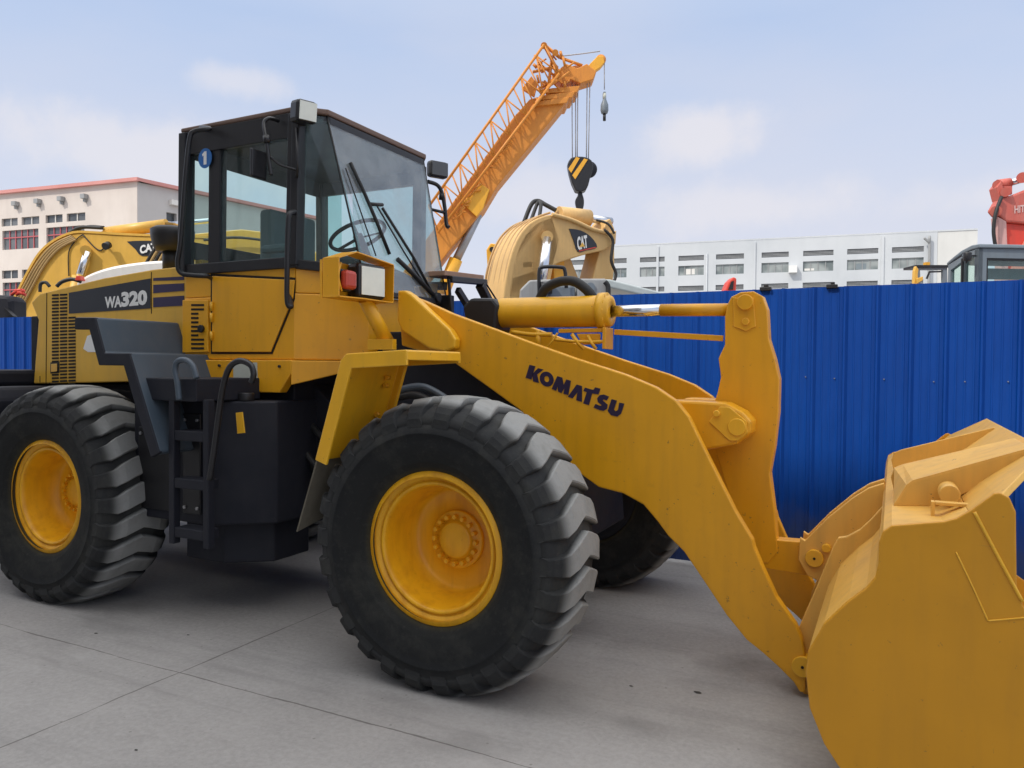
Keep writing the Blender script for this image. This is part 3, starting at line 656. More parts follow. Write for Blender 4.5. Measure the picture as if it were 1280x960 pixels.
# bellcrank, crosstube and its brackets
bc_px = [(909, 381), (914, 371), (926, 365), (942, 364), (953, 370), (959, 387), (961, 424), (969, 450), (974, 474), (973, 515), (968, 559), (962, 592), (968, 640), (972, 690), (960, 705), (938, 700), (925, 660), (905, 600), (893, 560), (893, 502), (897, 490), (901, 471), (898, 448), (906, 431), (906, 396)]
bc = L.pts(bc_px, -.05)
o = MB().prism(bc, -.05, .05); part(o, 'bellcrank', YEL, bevel=.006)
c1_ = L.at(932, 378, -.06); c2_ = L.at(932, 402, -.06)
o = MB().prism(L.pts([(916, 372), (942, 372), (945, 408), (932, 414), (917, 408)], -.056), -.058, -.051); part(o, 'pin_plate', YEL, bevel=.003)
o = MB().cyl((c1_[0], -.085, c1_[1]), (c1_[0], .085, c1_[1]), .042, 24); o.cyl((c2_[0], -.07, c2_[1]), (c2_[0], .07, c2_[1]), .02, 16); part(o, 'pin', YEL, bevel=.003)
ct = L.at(845, 530, -.39)
o = MB().cyl((ct[0]-.04, -.394, ct[1]), (ct[0]-.04, .394, ct[1]), .085, 32); part(o, 'cross_tube', YEL, bevel=0)
brk = L.pts([(835, 500), (880, 502), (907, 504), (928, 515), (939, 527), (938, 542), (920, 556), (882, 563), (840, 568)], -.26)
for sgn in (1, -1):
    o = MB().prism(brk, -.26*sgn, -.08*sgn); part(o, 'pivot_bracket', YEL, bevel=.014)
x, z = L.at(921, 534, -.27); o = MB().cyl((x, -.276, z), (x, .276, z), .046, 28); x2, z2 = L.at(896, 517, -.27); o.cyl((x2, -.285, z2), (x2, -.255, z2), .018, 14); part(o, 'pin', YEL2, bevel=.004)
o = MB().prism(L.pts([(886, 527), (900, 508), (912, 509), (933, 526), (935, 541), (922, 551), (912, 551)], -.264), -.268, -.2605); part(o, 'pin_plate', YEL2, bevel=.003)

for k_, pts_ in enumerate(([(478, 505), (500, 488), (530, 484), (560, 500)], [(470, 520), (492, 500), (520, 494), (548, 508)])):
    part(MB().tube([PT(x, y, -.62+.08*k_) for x, y in pts_], .022), 'hydraulic_hose', SLATE if k_ == 0 else RUB, bevel=0)
# tilt cylinder
zc = L.at(690, 392, 0)[1]
a = Vector((-.30, 0, zc+.012)); b = Vector((.455, 0, zc+.006))
o = MB().lathe([(0, 0), (.07, 0), (.092, .015), (.095, .03), (.095, .71), (.090, .73), (.09, .755), (0, .755)], a, b-a, 40); part(o, 'tilt_cylinder', YEL2, bevel=0)
o = MB().lathe([(.085, .0), (.112, .0), (.112, .045), (.092, .047), (.092, .070), (.075, .074), (.036, .075), (.036, .03)], b-Vector((.06, 0, 0)), (1, 0, 0), 32)
for i in range(12):
    an = 2*math.pi*i/12; cc = b+Vector((-.035, .1*math.cos(an), .1*math.sin(an))); o.cyl(cc, cc+Vector((.022, 0, 0)), .011, 6)
part(o, 'cylinder_gland', YEL2, bevel=0)
e_ = Vector((c1_[0], 0, zc-.005)); xm = L.at(826, 388, 0)[0]
o = MB().cyl((b.x, 0, b.z-.002), (xm, 0, zc+.003), .0345, 24); part(o, 'cylinder_rod', CHR, bevel=0)
o = MB().cyl((xm, 0, zc+.003), tuple(e_-Vector((.09, 0, 0))), .0355, 24); part(o, 'rod_sleeve', YEL, bevel=0)
o = MB().prism([(-.46, 1.78), (-.26, 1.80), (-.24, 1.97), (-.28, 2.015), (-.44, 2.02), (-.5, 1.97)], -.11, .11); part(o, 'cylinder_mount', BLK, bevel=.02)
o = MB().bar(PT(768, 415, 0), PT(904, 423, 0), .012, .032); part(o, 'kickout_rod', YEL, bevel=.002)
o = MB().tube([PT(675, 373, .02), PT(683, 360, .0), PT(700, 352, -.01), PT(718, 352, -.01), PT(733, 362, .0), PT(742, 373, .02)], .030, 12); part(o, 'hose', RUB, bevel=0)
o = MB().prism(L.pts([(698, 411), (752, 410), (752, 415), (698, 416)], -.06), -.06, -.02)
o.prism(L.pts([(720, 417), (750, 417), (750, 430), (728, 431)], -.06), -.055, -.045)
o.box(L.at(752, 420, -.1)[0], L.at(756, 420, -.1)[0], -.09, .05, L.at(755, 436, -.1)[1], L.at(755, 409, -.1)[1])
part(o, 'switch_bracket', YEL, bevel=.003)
for (x0, y0, x1, y1, r) in ((640, 415, 690, 418, .014), (673, 414, 672, 432, .016), (690, 424, 755, 427, .010), (697, 416, 682, 436, .006), (715, 418, 730, 436, .012), (735, 420, 745, 436, .01)):
    part(MB().tube([PT(x0, y0, -.07), PT((x0+x1)/2, (y0+y1)/2+1.5, -.085), PT(x1, y1, -.07)], r), 'hydraulic_pipe', YEL2, bevel=0)

# bucket link and bucket
o = MB().prism(L.pts([(940, 672), (985, 676), (1012, 678), (1030, 690), (1030, 706), (1012, 720), (962, 712), (940, 705)], -.045), -.045, .045); part(o, 'bucket_link', YEL, bevel=.006)
BK = bpy.data.objects.new('bucket', None); col.objects.link(BK); BK.parent = WL; BK.location = (0, 0, 0)
YB = 1.35
back = [(1115, 657), (1104, 664), (1099, 678), (1098, 705), (1094, 722), (1083, 735), (1060, 752), (1030, 780), (1010, 815), (1007, 840), (1012, 885), (1030, 930), (1048, 958)]
bkp = L.pts(back, -YB)
bkp += [(1.90, .07), (2.02, .02), (2.2, .0), (3.1, .0)]
front = [(3.1, .012), (2.62, .35), (2.47, .60)]+L.pts([(1279, 757), (1271, 733), (1270, 640), (1262, 622), (1250, 616), (1243, 617), (1215, 637), (1196, 648), (1180, 652)], -YB)
side = bkp+front
for sgn in (1, -1):
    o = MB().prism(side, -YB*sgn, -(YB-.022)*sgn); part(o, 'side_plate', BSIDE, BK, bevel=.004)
wr = [(x+.004, z) if i < 6 else (x, z) for i, (x, z) in enumerate(bkp)]
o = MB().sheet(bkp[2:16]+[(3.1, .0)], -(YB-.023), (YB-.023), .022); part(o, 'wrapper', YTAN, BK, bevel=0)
zt = bkp[0][1]-.006
tp = [(bkp[2][0], bkp[2][1]), (bkp[1][0], bkp[1][1]-.002), (bkp[0][0], zt), (2.14, zt+.012), (2.22, zt+.055)]
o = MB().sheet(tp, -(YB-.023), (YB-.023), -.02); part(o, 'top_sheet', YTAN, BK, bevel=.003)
# spill guard: rises to the front edge, cut down at both ends
sgd = MB(); xg0, zg0 = 2.22, zt+.055; xg1, zg1 = 2.475, 1.300
E1 = Vector((xg0, 0, zg0)); E2 = Vector((xg1, 0, zg1)); mid = (2.30, 1.165)
vs = [(xg0, -YB+.024, zg0), (mid[0], -YB+.024, mid[1]), (xg1, -.98, zg1), (xg1, .98, zg1), (mid[0], YB-.024, mid[1]), (xg0, YB-.024, zg0)]
vs2 = [(x+.014, y, z-.018) for x, y, z in vs]
sgd.add(vs+vs2, [tuple(range(6)), tuple(range(11, 5, -1))]+[(i, (i+1) % 6, (i+1) % 6+6, i+6) for i in range(6)])
part(sgd, 'spill_guard', YTAN, BK, bevel=.003)
# gussets (straight plates) and the box-shaped stiffener
def bplate(name, px, Y, t, mat=YTAN):
    o = MB().prism(L.pts(px, Y), Y, Y+t); return part(o, name, mat, BK, bevel=.004)
yA, yB_ = -.98, -.62
gpoly = L.pts([(1116, 636), (1150, 594), (1158, 588), (1275, 552), (1300, 546), (1300, 560), (1215, 631)], yA)
gz = lambda lst: [(x, max(z, zt-.004)) for x, z in lst]
gus = [(1.985, zt), (2.03, zt+.085), (2.052, zt+.105), (xg1-.03, zg1-.012), (xg1-.006, zg1-.03), (xg0+.02, zg0+.02), (2.14, zt+.012)]
gr_ = [(1.985, zt), (1.972, zt+.06), (1.985, zt+.10), (2.02, zt+.118), (xg1-.03, zg1-.012), (xg1-.006, zg1-.03), (xg0+.02, zg0+.02), (2.14, zt+.012)]
Yg = dict(n=-.87, m=-.42, f=.33)
o = MB().prism(gus, Yg['n'], Yg['n']+.018); part(o, 'gusset', YTAN, BK, bevel=.003)
o = MB().prism(gr_, Yg['m'], Yg['m']+.018); part(o, 'gusset', YTAN, BK, bevel=.003)
o = MB().prism(gr_, Yg['f'], Yg['f']+.018); part(o, 'gusset', YTAN, BK, bevel=.003)
# cover between near gusset and the middle one
na = [(x, z+.004) for x, z in gus[:4]]; fa2 = [gr_[0], gr_[2], gr_[3], gr_[4]]
cv = MB(); A_ = [(x, Yg['n'], z) for x, z in na]; B_ = [(x, Yg['m'], z+.004) for x, z in fa2]
cv.add(A_+B_, [(i, i+1, i+5, i+4) for i in range(3)]); o = part(cv, 'gusset_cover', YTAN, BK, bevel=0)
sdm = o.modifiers.new('s', 'SOLIDIFY'); sdm.thickness = .012
c = PT(1187, 618, -1.0); o = MB().cyl(c+Vector((0, -.015, -.0)), c+Vector((0, .11, 0)), .036, 28); part(o, 'pipe_stub', YTAN, BK, bevel=.003)
o = MB(); h = [PT(1166, 644, -1.08), PT(1166, 628, -1.08), PT(1222, 632, -1.08), PT(1214, 645, -1.05)]
o.box(h[1].x-.006, h[1].x+.006, h[1].y-.02, h[1].y+.02, zt-.01, h[1].z+.006)
o.box(h[1].x+.007, h[2].x+.02, h[1].y-.02, h[1].y+.02, h[1].z-.006, h[1].z+.006)
o.box(h[2].x+.021, h[2].x+.032, h[1].y-.02, h[1].y+.02, zt-.0, h[1].z+.006)
part(o, 'lifting_handle', YTAN, BK, bevel=.002)
# weld seams on the near plate
o = MB(); 
for a, b in (((1218, 640), (1278, 752)), ((1195, 690), (1235, 776)), ((1235, 776), (1282, 772))):
    o.tube([PT(*a, -YB-.001), PT((a[0]+b[0])/2+random.uniform(-1, 1), (a[1]+b[1])/2, -YB-.001), PT(*b, -YB-.001)], .0028 if a[0] == 1195 or a[0] == 1235 else .006, 6)
part(o, 'weld_seam', YEL2, BK, bevel=0)
# ears: centre pair for the link, outer pair for the boom
ear = L.pts([(1000, 672), (1006, 676), (1034, 648), (1065, 623), (1086, 610), (1105, 604), (1112, 640), (1108, 700), (1090, 730), (1060, 742), (1030, 730), (1010, 720), (998, 700)], -.10)
for y in (-.10, .07):
    o = MB().prism(ear, y, y+.03); part(o, 'link_ear', YTAN, BK, bevel=.004)
x, z = L.at(1018, 698, -.11); o = MB().cyl((x, -.118, z), (x, .118, z), .045, 28); part(o, 'pin', YEL2, BK, bevel=.003)
o = MB().cyl((x, -.1215, z), (x, -.118, z), .007, 10); part(o, 'pin_hole', DKHOLE, BK, bevel=0)
x, z = L.at(1033, 685, -.11); o = MB().cyl((x, -.125, z), (x, -.09, z), .022, 18); part(o, 'bolt', YEL2, BK, bevel=.003)
ear2 = L.pts([(990, 830), (996, 790), (1020, 735), (1042, 682), (1048, 672), (1058, 671), (1075, 662), (1090, 648), (1106, 630), (1112, 700), (1060, 765), (1034, 795), (1015, 850), (1020, 900), (1006, 872)], -.39)
for sgn in (1, -1):
    o = MB().prism(ear2, -.392*sgn, -.358*sgn); part(o, 'boom_ear', YTAN, BK, bevel=.004)
x, z = L.at(1003, 834, -.46); o = MB().cyl((x, -.462, z), (x, .462, z), .05, 28); part(o, 'pin', YEL2, BK, bevel=.003)
o = MB().cyl((x, -.466, z), (x, -.462, z), .007, 10); part(o, 'pin_hole', DKHOLE, BK, bevel=0)
ce = MB().box(2.95, 3.28, -1.36, 1.36, .004, .038); part(ce, 'cutting_edge', STEEL, BK, bevel=.004)

# ------------------------------------------------------------------ FENCE
YF = 1.83; HF = 2.2
FM, nt, bs = nm('blue_fence_steel')
n1 = noise(nt, .9, 5, stretch=(1, 1, .5)); n2 = noise(nt, 9, 5, stretch=(6, 1, .25))
c = ramp(nt, n1, [(.3, (.000, .045, .27)), (.7, (.000, .062, .34))]); c = mixc(nt, ramp(nt, n2, [(.4, (0, 0, 0)), (.8, (.4,)*3)]), c, (.001, .030, .17))
tcf = N(nt, 'ShaderNodeTexCoord'); sxf = N(nt, 'ShaderNodeSeparateXYZ'); nt.links.new(tcf.outputs['Object'], sxf.inputs[0])
adf = N(nt, 'ShaderNodeMath', operation='MULTIPLY_ADD'); adf.inputs[1].default_value = -.7; nt.links.new(noise(nt, 3, 6, stretch=(2, 1, 1)), adf.inputs[0]); nt.links.new(sxf.outputs[2], adf.inputs[2])
c = mixc(nt, ramp(nt, adf.outputs[0], [(-.2, (.55,)*3), (.25, (0, 0, 0))]), c, (.06, .065, .08))
fsp = noise(nt, 30, 4, rough=.75); c = mixc(nt, ramp(nt, fsp, [(.64, (0, 0, 0)), (.74, (.18,)*3)]), c, (.03, .10, .30))
nt.links.new(c, bs.inputs['Base Color']); bs.inputs['Roughness'].default_value = .5; bs.inputs['Specular IOR Level'].default_value = .25
bump(nt, bs, noise(nt, 2.2, 3, stretch=(2, 1, .6)), .5, .03)
fn = empty('metal_fence', 'tall blue corrugated steel site fence standing behind the wheel loader', 'fence', (0, YF, 0))
xs = [L.at(px, 365, YF)[0] for px in (981, 1278)]; rp = (xs[1]-xs[0])/7
x = xs[0]; 
while x > -13: x -= rp
pr = [(-13.4, 0)]
while x < 7:
    pr += [(x-.024, 0), (x-.018, -.022), (x-.006, -.022), (x+.014, 0)]
    for q in (1, 2, 3):
        xx = x+q*rp/4; pr += [(xx-.008, 0), (xx-.004, -.003), (xx+.004, -.003), (xx+.008, 0)]
    x += rp
pr.append((7.2, 0))
fb = MB(); k = len(pr)
vs = [(a, YF+b, z) for z in (.02, HF) for a, b in pr]+[(a, YF+b+.004, z) for z in (.02, HF) for a, b in pr]
fs = [(i, i+1, k+i+1, k+i) for i in range(k-1)]+[(2*k+i, 3*k+i, 3*k+i+1, 2*k+i+1) for i in range(k-1)]+[(k+i, k+i+1, 3*k+i+1, 3*k+i) for i in range(k-1)]
fb.add(vs, fs); part(fb, 'fence_sheet', FM, fn, bevel=0)
for z in (.35, 1.62): part(MB().box(-13.3, 7.1, YF+.008, YF+.05, z-.02, z+.02), 'fence_rail', STEEL, fn, bevel=0)
for i in range(8): part(MB().box(-13+i*2.85, -12.95+i*2.85, YF+.052, YF+.10, .0, HF-.05), 'fence_post', STEEL, fn, bevel=0)
for px, w in ((957, 14), (1040, 14)):
    a = L.at(px-w/2, 361, YF-.01); b = L.at(px+w/2, 361, YF-.01)
    part(MB().box(a[0], b[0], YF-.03, YF+.03, HF-.012, HF+.016).box(a[0]+.03, b[0]-.02, YF-.03, YF+.02, HF+.017, HF+.034), 'clamp', BLK, fn, bevel=.003)
sc = MB()
for px, py in ((1007, 471), (1043, 473), (1105, 474), (1167, 477), (1206, 477), (1260, 477)):
    x, z = L.at(px, py, YF-.004); sc.cyl((x, YF-.012, z), (x, YF+.002, z), .0045, 8)
part(sc, 'screw', STEEL, fn, bevel=0)

# ------------------------------------------------------------------ BUILDINGS
def wall_mat(name, c1, c2, sc=.4, streak=.25):
    m, nt, bs = nm(name); n1 = noise(nt, sc, 5); n2 = noise(nt, 1.2, 5, stretch=(1, 1, .18))
    c = ramp(nt, n1, [(.3, c1), (.7, c2)]); c = mixc(nt, ramp(nt, n2, [(.5, (0, 0, 0)), (.85, (streak,)*3)]), c, tuple(v*.6 for v in c1))
    nt.links.new(c, bs.inputs['Base Color']); bs.inputs['Roughness'].default_value = .85; return m
def win_mat(name, c, c2):
    m, nt, bs = nm(name); tc = N(nt, 'ShaderNodeTexCoord'); no = noise(nt, .55, 2)
    cc = ramp(nt, no, [(.40, c), (.60, c2)]); nt.links.new(cc, bs.inputs['Base Color']); bs.inputs['Roughness'].default_value = .12; return m
WL_L = wall_mat('cream_render', (.62, .55, .49), (.72, .65, .585)); PINK = wall_mat('red_coping', (.60, .25, .22), (.68, .33, .30))
WL_S = wall_mat('side_render_shaded', (.50, .48, .46), (.58, .56, .54))  # side wall greyer than the front: its shade is painted in
WND = win_mat('dark_window_glass', (.07, .08, .09), (.16, .17, .18)); WNG = win_mat('greenish_window_glass', (.16, .19, .19), (.34, .37, .36))
WR = wall_mat('hazed_concrete_panel', (.52, .55, .57), (.60, .625, .64), .25, .12)  # walls lightened, distance haze is part of this colour
REDF = plain('red_window_bars', (.50, .12, .13), .5)

def facade(root, pl, s0, s1, z1, holes, mat, thick=6.0, name='wall'):
    """wall with real openings: strips around a regular list of (a,b,c,d) = s0,s1,z0,z1 holes"""
    xs_ = sorted({s0, s1, *[h[0] for h in holes], *[h[1] for h in holes]}); zs = sorted({0, z1, *[h[2] for h in holes], *[h[3] for h in holes]})
    mb = MB()
    for i in range(len(xs_)-1):
        run = None
        for j in range(len(zs)-1):
            cx, cz = (xs_[i]+xs_[i+1])/2, (zs[j]+zs[j+1])/2
            hole = any(h[0] < cx < h[1] and h[2] < cz < h[3] for h in holes)
            if not hole: 
                if run is None: run = zs[j]
            if hole or j == len(zs)-2:
                end = zs[j] if hole else zs[j+1]
                if run is not None: mb.box(xs_[i], xs_[i+1], 0, .45, run, end, pl)
                run = None
    mb.box(s0, s1, .46, thick, 0, z1-.3, pl)
    return mb.build(name, mat, root)

# left building
b0 = deep(172, 45); bl = deep(-160, 45*(229/193.)*1.0)
p_l = CAM+ray(0, 454)*48.8; p_c = CAM+ray(172, 455.7)*45; p_r = CAM+ray(240, 456)*47.9
plF = VPlane(p_c.xy, (p_c-p_l).xy)     # front: s grows to the right, s=0 at the corner
LB = empty('office_building', 'cream flat-roofed building with red roof edge and window bars, at the far left', 'building', (p_c.x, p_c.y, 0))
holes = []; zr = plF.at(172, 227)[1]
def hole(pl, x0, x1, y0, y1):
    a = pl.at(x0, y1); b = pl.at(x1, y0); a2 = pl.at(x0, y0); b2 = pl.at(x1, y1); return (a[0], b[0], (a[1]+b2[1])/2, (a2[1]+b[1])/2)
small = [(2, 22, 273, 283), (27, 49, 271.5, 281), (57, 79, 268.5, 278), (84, 106, 265, 275.5)]
big = [(3, 48, 287, 312), (58, 106, 283, 307)]
low = [(2, 22, 337.5, 348), (27, 49, 337, 347)]
H_ = [hole(plF, *h) for h in small+big+low]
row_z = lambda hs: (sum(h[2] for h in hs)/len(hs), sum(h[3] for h in hs)/len(hs))
r1 = row_z(H_[:4]); r2 = row_z(H_[4:6]); r3 = row_z(H_[6:])
per = H_[2][0]-H_[0][0]
holes = []; kinds = []
for bay in range(-4, 2):
    for j in (0, 1):
        a, b = H_[j][0]+bay*per, H_[j][1]+bay*per
        if b < -1: 
            holes.append((a, b, *r1)); kinds.append('s'); holes.append((a, b, *r3)); kinds.append('s')
    a, b = H_[4][0]+bay*per, H_[4][1]+bay*per
    if b < -1:
        holes.append((a, b, *r2)); kinds.append('b'); dz = r3[1]-r1[1]; holes.append((a, b, r2[0]+dz, r2[1]+dz)); kinds.append('b')
S0 = -26
facade(LB, plF, S0, 0, zr, holes, WL_L, 8)
for h, kd in zip(holes, kinds):
    w = MB().box(h[0], h[1], .14, .17, h[2], h[3], plF); wo = w.build('window', WND, LB)
    fm = MB(); nbar = 2 if kd == 's' else 6
    for i in range(1, nbar): xx = h[0]+(h[1]-h[0])*i/nbar; fm.box(xx-.03, xx+.03, .09, .137, h[2], h[3], plF)
    if kd == 'b': zz = h[2]+(h[3]-h[2])*.62; fm.box(h[0], h[1], .07, .088, zz-.035, zz+.035, plF)
    fm.build('window_bars', REDF if kd == 'b' else WHP, wo)
plS = VPlane(p_c.xy, (p_r-p_c).xy); sl_ = 14
sd = facade(LB, plS, 0.02, sl_, zr-.02, [hole(plS, 208, 221, 266, 277), hole(plS, 208, 221, 283, 300)], WL_S, .5)
for q in ((208, 221, 266, 277), (208, 221, 283, 300)):
    h = hole(plS, *q); MB().box(h[0], h[1], .3, .33, h[2], h[3], plS).build('window', WND, LB)
cp = MB().box(S0, .25, -.25, 8, zr, zr+.2, plF); cp.box(.02, sl_, -.25, .5, zr, zr+.196, plS); cp.build('coping', PINK, LB)
for px, py in ((22, 257), (50, 254), (79, 251), (108, 248)):
    s_, z_ = plF.at(px, py); MB().box(s_-.16, s_+.16, -.32, -.02, z_-.05, z_+.22, plF).box(s_-.06, s_+.06, -.2, -.02, z_-.25, z_-.05, plF).build('wall_lamp', GREYL, LB)
s_, z_ = plS.at(217, 254); MB().box(s_-.3, s_+.3, -.3, -.02, z_-.15, z_+.15, plS).build('wall_lamp', WHP, LB)

# right building
q1 = CAM+ray(848, 461)*80; q2 = CAM+ray(1135, 463)*72.8; plR = VPlane(q1.xy, (q2-q1).xy)
RB = empty('factory_building', 'long pale grey factory block with rows of windows behind the fence on the right', 'building', (q1.x, q1.y, 0))
w1 = [(848, 880, 319.5, 326), (895, 930, 317.5, 324), (952, 986, 315, 321.5), (1004, 1042, 313, 319), (1059, 1098, 310.5, 317), (1115, 1155, 308, 314.5)]
w2 = [(847, 881, 332.5, 345.5), (895, 931, 330.5, 343), (952, 988, 328, 340), (1004, 1042, 326, 338.5), (1059, 1098, 324, 336.5), (1115, 1155, 322, 335)]
h1 = [hole(plR, *h) for h in w1]; h2 = [hole(plR, *h) for h in w2]; z1_ = row_z(h1); z2_ = row_z(h2); st_ = 0
zlow = plR.at(1078, 350)[1]; dz = zlow-z1_[1]-0.1
zroof = plR.at(1100, 293)[1]
holes = []; kinds = []
cols_ = [(h[0], h[1]) for h in h1]; pw = (cols_[5][0]-cols_[0][0])/5
for e in (-3, -2, -1): cols_.append((cols_[0][0]+e*pw, cols_[0][1]+e*pw))
for a, b in cols_:
    for kk in range(0, 4):
        if z2_[0]+kk*dz > .8:
            holes.append((a, b, z1_[0]+kk*dz, z1_[1]+kk*dz)); kinds.append('v'); holes.append((a, b, z2_[0]+kk*dz, z2_[1]+kk*dz)); kinds.append('w')
sR = plR.at(1222, 300)[0]; sL = cols_[-3][0]-6
facade(RB, plR, sL, plR.at(1172, 300)[0], zroof, holes, WR, 12)
MB().box(plR.at(1172, 300)[0]+.02, sR, .03, 12, 0, zroof-.01, plR).build('wall', wall_mat('cream_panel', (.62, .62, .59), (.68, .68, .65)), RB)
for i, (h, kd) in enumerate(zip(holes, kinds)):
    wo = MB().box(h[0], h[1], .16, .19, h[2], h[3], plR).build('window', WNG if kd == 'w' else WND, RB)
    fm = MB()
    if kd == 'w':
        for q in (1, 2, 3): xx = h[0]+(h[1]-h[0])*q/4; fm.box(xx-.035, xx+.035, .1, .157, h[2], h[3], plR)
        rnd = random.random()
        fm.build('window_frame', GREYL, wo)
        if rnd < .6:
            a = h[0]+(h[1]-h[0])*random.choice((.05, .3, .55)); MB().box(a, a+.9, .145, .157, h[2]+.1, h[2]+(h[3]-h[2])*random.uniform(.3, .8), plR).build('curtain', random.choice((WHP, STICK, SEATF)), wo)
    else:
        for q in range(1, 4): zz = h[2]+(h[3]-h[2])*q/4; fm.box(h[0], h[1], .1, .155, zz-.03, zz+.03, plR)
        fm.build('louvre', GREYL, wo)
for px in (822, 943, 1103): 
    s_ = plR.at(px, 330)[0]; MB().box(s_-.12, s_+.12, -.12, -.01, 0, zroof-.2, plR).build('pilaster', WR, RB)
s_, z_ = plR.at(1161, 305); MB().tube([plR.P(s_, -.4, 0), plR.P(s_, -.4, z_-.4), plR.P(s_-.1, -.5, z_+.1), plR.P(s_-.5, -.6, z_+.5)], .12).build('drain_pipe', GREYL, RB)
s_ = plR.at(884, 317)[0]; z_ = plR.at(884, 317)[1]; MB().tube([plR.P(s_, -.1, 0), plR.P(s_, -.1, z_)], .05).build('drain_pipe', WR, RB)
s_, z_ = plR.at(991, 337); MB().box(s_-.4, s_+.4, -.6, -.02, z_-.35, z_+.35, plR).build('air_conditioner', WHB, RB)
MB().box(sL, sR, -.02, 12.1, zroof+.001, zroof+.15, plR).build('roof_edge', WR, RB)
# curtain colours of the one bright window
s0_, s1_ = h2[1][0], h2[1][1]

# ------------------------------------------------------------------ EXCAVATORS BEHIND THE FENCE
def smooth_line(pts, n=6):
    P = [Vector((*p, 0)) for p in pts]; Q = []
    for i in range(len(P)-1):
        p0 = P[max(0, i-1)]; p1 = P[i]; p2 = P[i+1]; p3 = P[min(len(P)-1, i+2)]
        for q in range(n):
            t = q/n; v = .5*((2*p1)+(p2-p0)*t+(2*p0-5*p1+4*p2-p3)*t*t+(3*p1-p0-3*p2+p3)*t**3); Q.append((v.x, v.y))
    return Q+[(P[-1].x, P[-1].y)]
def undercarriage(root, loc, ang, paint_):
    pl = VPlane(loc, (math.cos(ang), math.sin(ang)))
    for s in (-1, 1):
        mb = MB(); mb.prism([(-1.9, .35), (-1.6, .05), (1.6, .05), (1.9, .35), (1.9, .55), (1.6, .85), (-1.6, .85), (-1.9, .55)], s*1.15-.3, s*1.15+.3, pl); mb.build('track', RUB, root, .02)
    mb = MB().box(-1.4, 1.4, -.84, .84, .4, .95, pl); mb.build('chassis', BLK, root, .03)
    mb = MB().box(-2.3, .9, -1.35, -.35, 1.0, 1.9, pl); mb.build('engine_housing', paint_, root, .06)
def logo(root, pl, n, px, tri=True):
    """dark curved emblem panel with white letters"""
    poly = smooth_line(pl.pts(px, n), 3); o = MB().prism(poly, n-.012, n-.002, pl).build('logo_panel', DECAL, root)
    return o

# left excavator
plE = VPlane(tuple(deep(100, 17)), (math.cos(YAW-R(6)), math.sin(YAW-R(6))))
EX1 = empty('excavator', 'bright yellow excavator with raised arched boom, behind the loader hood on the left', 'excavator', (*deep(60, 18.5), 0), 'yellow excavators behind the fence')
top_e = [(5, 396), (20, 372), (35, 343), (50, 318), (68, 302), (92, 292), (118, 292), (150, 294), (200, 296), (260, 298)]
bot_e = [(262, 322), (200, 336), (170, 345), (140, 354), (118, 366), (100, 385), (92, 420), (90, 470), (-8, 470)]
T = smooth_line(plE.pts(top_e), 4); B = plE.pts(bot_e)
MB().prism(T+B, 0, .55, plE).build('boom', CATY, EX1, .02)
MB().sheet(T[::-1], -.02, .57, -.05, plE).build('boom_top_plate', CATY, EX1)
p = lambda x, y, n=0: plE.P(*(lambda q: (q[0], n, q[1]))(plE.at(x, y, n)))
MB().cyl(p(110, 314, -.12), p(96, 356, -.12), .085, 20).build('cylinder_rod', CHR, EX1)
MB().cyl(p(99, 345, -.12), p(84, 420, -.12), .14, 20).build('boom_cylinder', CATY, EX1)
MB().cyl(p(107, 313, -.2), p(107, 313, .8), .11, 20).build('boom_pin', CATY, EX1)
MB().cyl(p(133, 291, .25), p(208, 281, .25), .13, 22).build('stick_cylinder', CATY, EX1)
MB().cyl(p(208, 281, .25), p(262, 276, .25), .06, 18).build('cylinder_rod', CHR, EX1)
MB().prism(plE.pts([(112, 292), (132, 284), (140, 294)]), .12, .42, plE).build('cylinder_mount', CATY, EX1, .01)
MB().tube([p(104, 293, -.02), p(96, 299, -.02), p(86, 315, -.02), p(86, 345, -.02)], .012).build('hose', RUB, EX1)
MB().tube([p(104, 294, -.02), p(118, 309, -.02), p(126, 313, -.02), p(131, 308, -.02)], .014).build('hose', RUB, EX1)
MB().tube([p(80, 297, .1), p(92, 288, .1), p(104, 284, .1), p(128, 285, .1)], .04).build('hose', RUB, EX1)
MB().tube([p(90, 290, .2), p(110, 283, .2), p(130, 284, .2)], .03).build('hose', RUB, EX1)
for i in range(4):
    d_ = i*3.6; MB().tube([p(12+d_, 394, -.03), p(29+d_, 360, -.03), p(46+d_, 330, -.03), p(66+d_*.8, 307+d_*.3, -.03), p(90+d_*.5, 295+d_*.4, -.03)], .028).build('hose', paint('hose_tan', (.42, .27, .10), .5) if i == 0 else bpy.data.materials['hose_tan'], EX1)
lp_ = MB().cyl(p(131, 308, -.22), p(136, 306, -.1), .08, 14); lp_.bar(p(133, 308, -.14), p(133, 308, 0), .03); lp_.build('work_lamp', BLK, EX1)
lg = logo(EX1, plE, 0, [(159, 302), (178, 301), (200, 303), (200, 316), (178, 320), (170, 312)])
mb = MB(); text_mesh(mb, 'CAT', quadmap(p(175, 318, -.03), p(196, 312, -.03), p(195, 302.5, -.03), p(174.5, 307, -.03), 1, 1), 1, .05); mb.build('logo_lettering', WHB, lg)
stk = plE.pts([(236, 292), (300, 286), (352, 292), (420, 330), (400, 345), (330, 318), (236, 318)]); MB().prism(stk, .05, .45, plE).build('stick', CATY, EX1, .02)
MB().tube([p(255, 330, -.1), p(300, 325, -.1), p(360, 318, -.1)], .03).build('hose', RUB, EX1)
MB().tube([p(255, 300, -.1), p(300, 297, -.1), p(360, 305, -.1)], .03).build('hose', RUB, EX1)
undercarriage(EX1, tuple(deep(60, 18.5)), YAW-R(6), CATY)
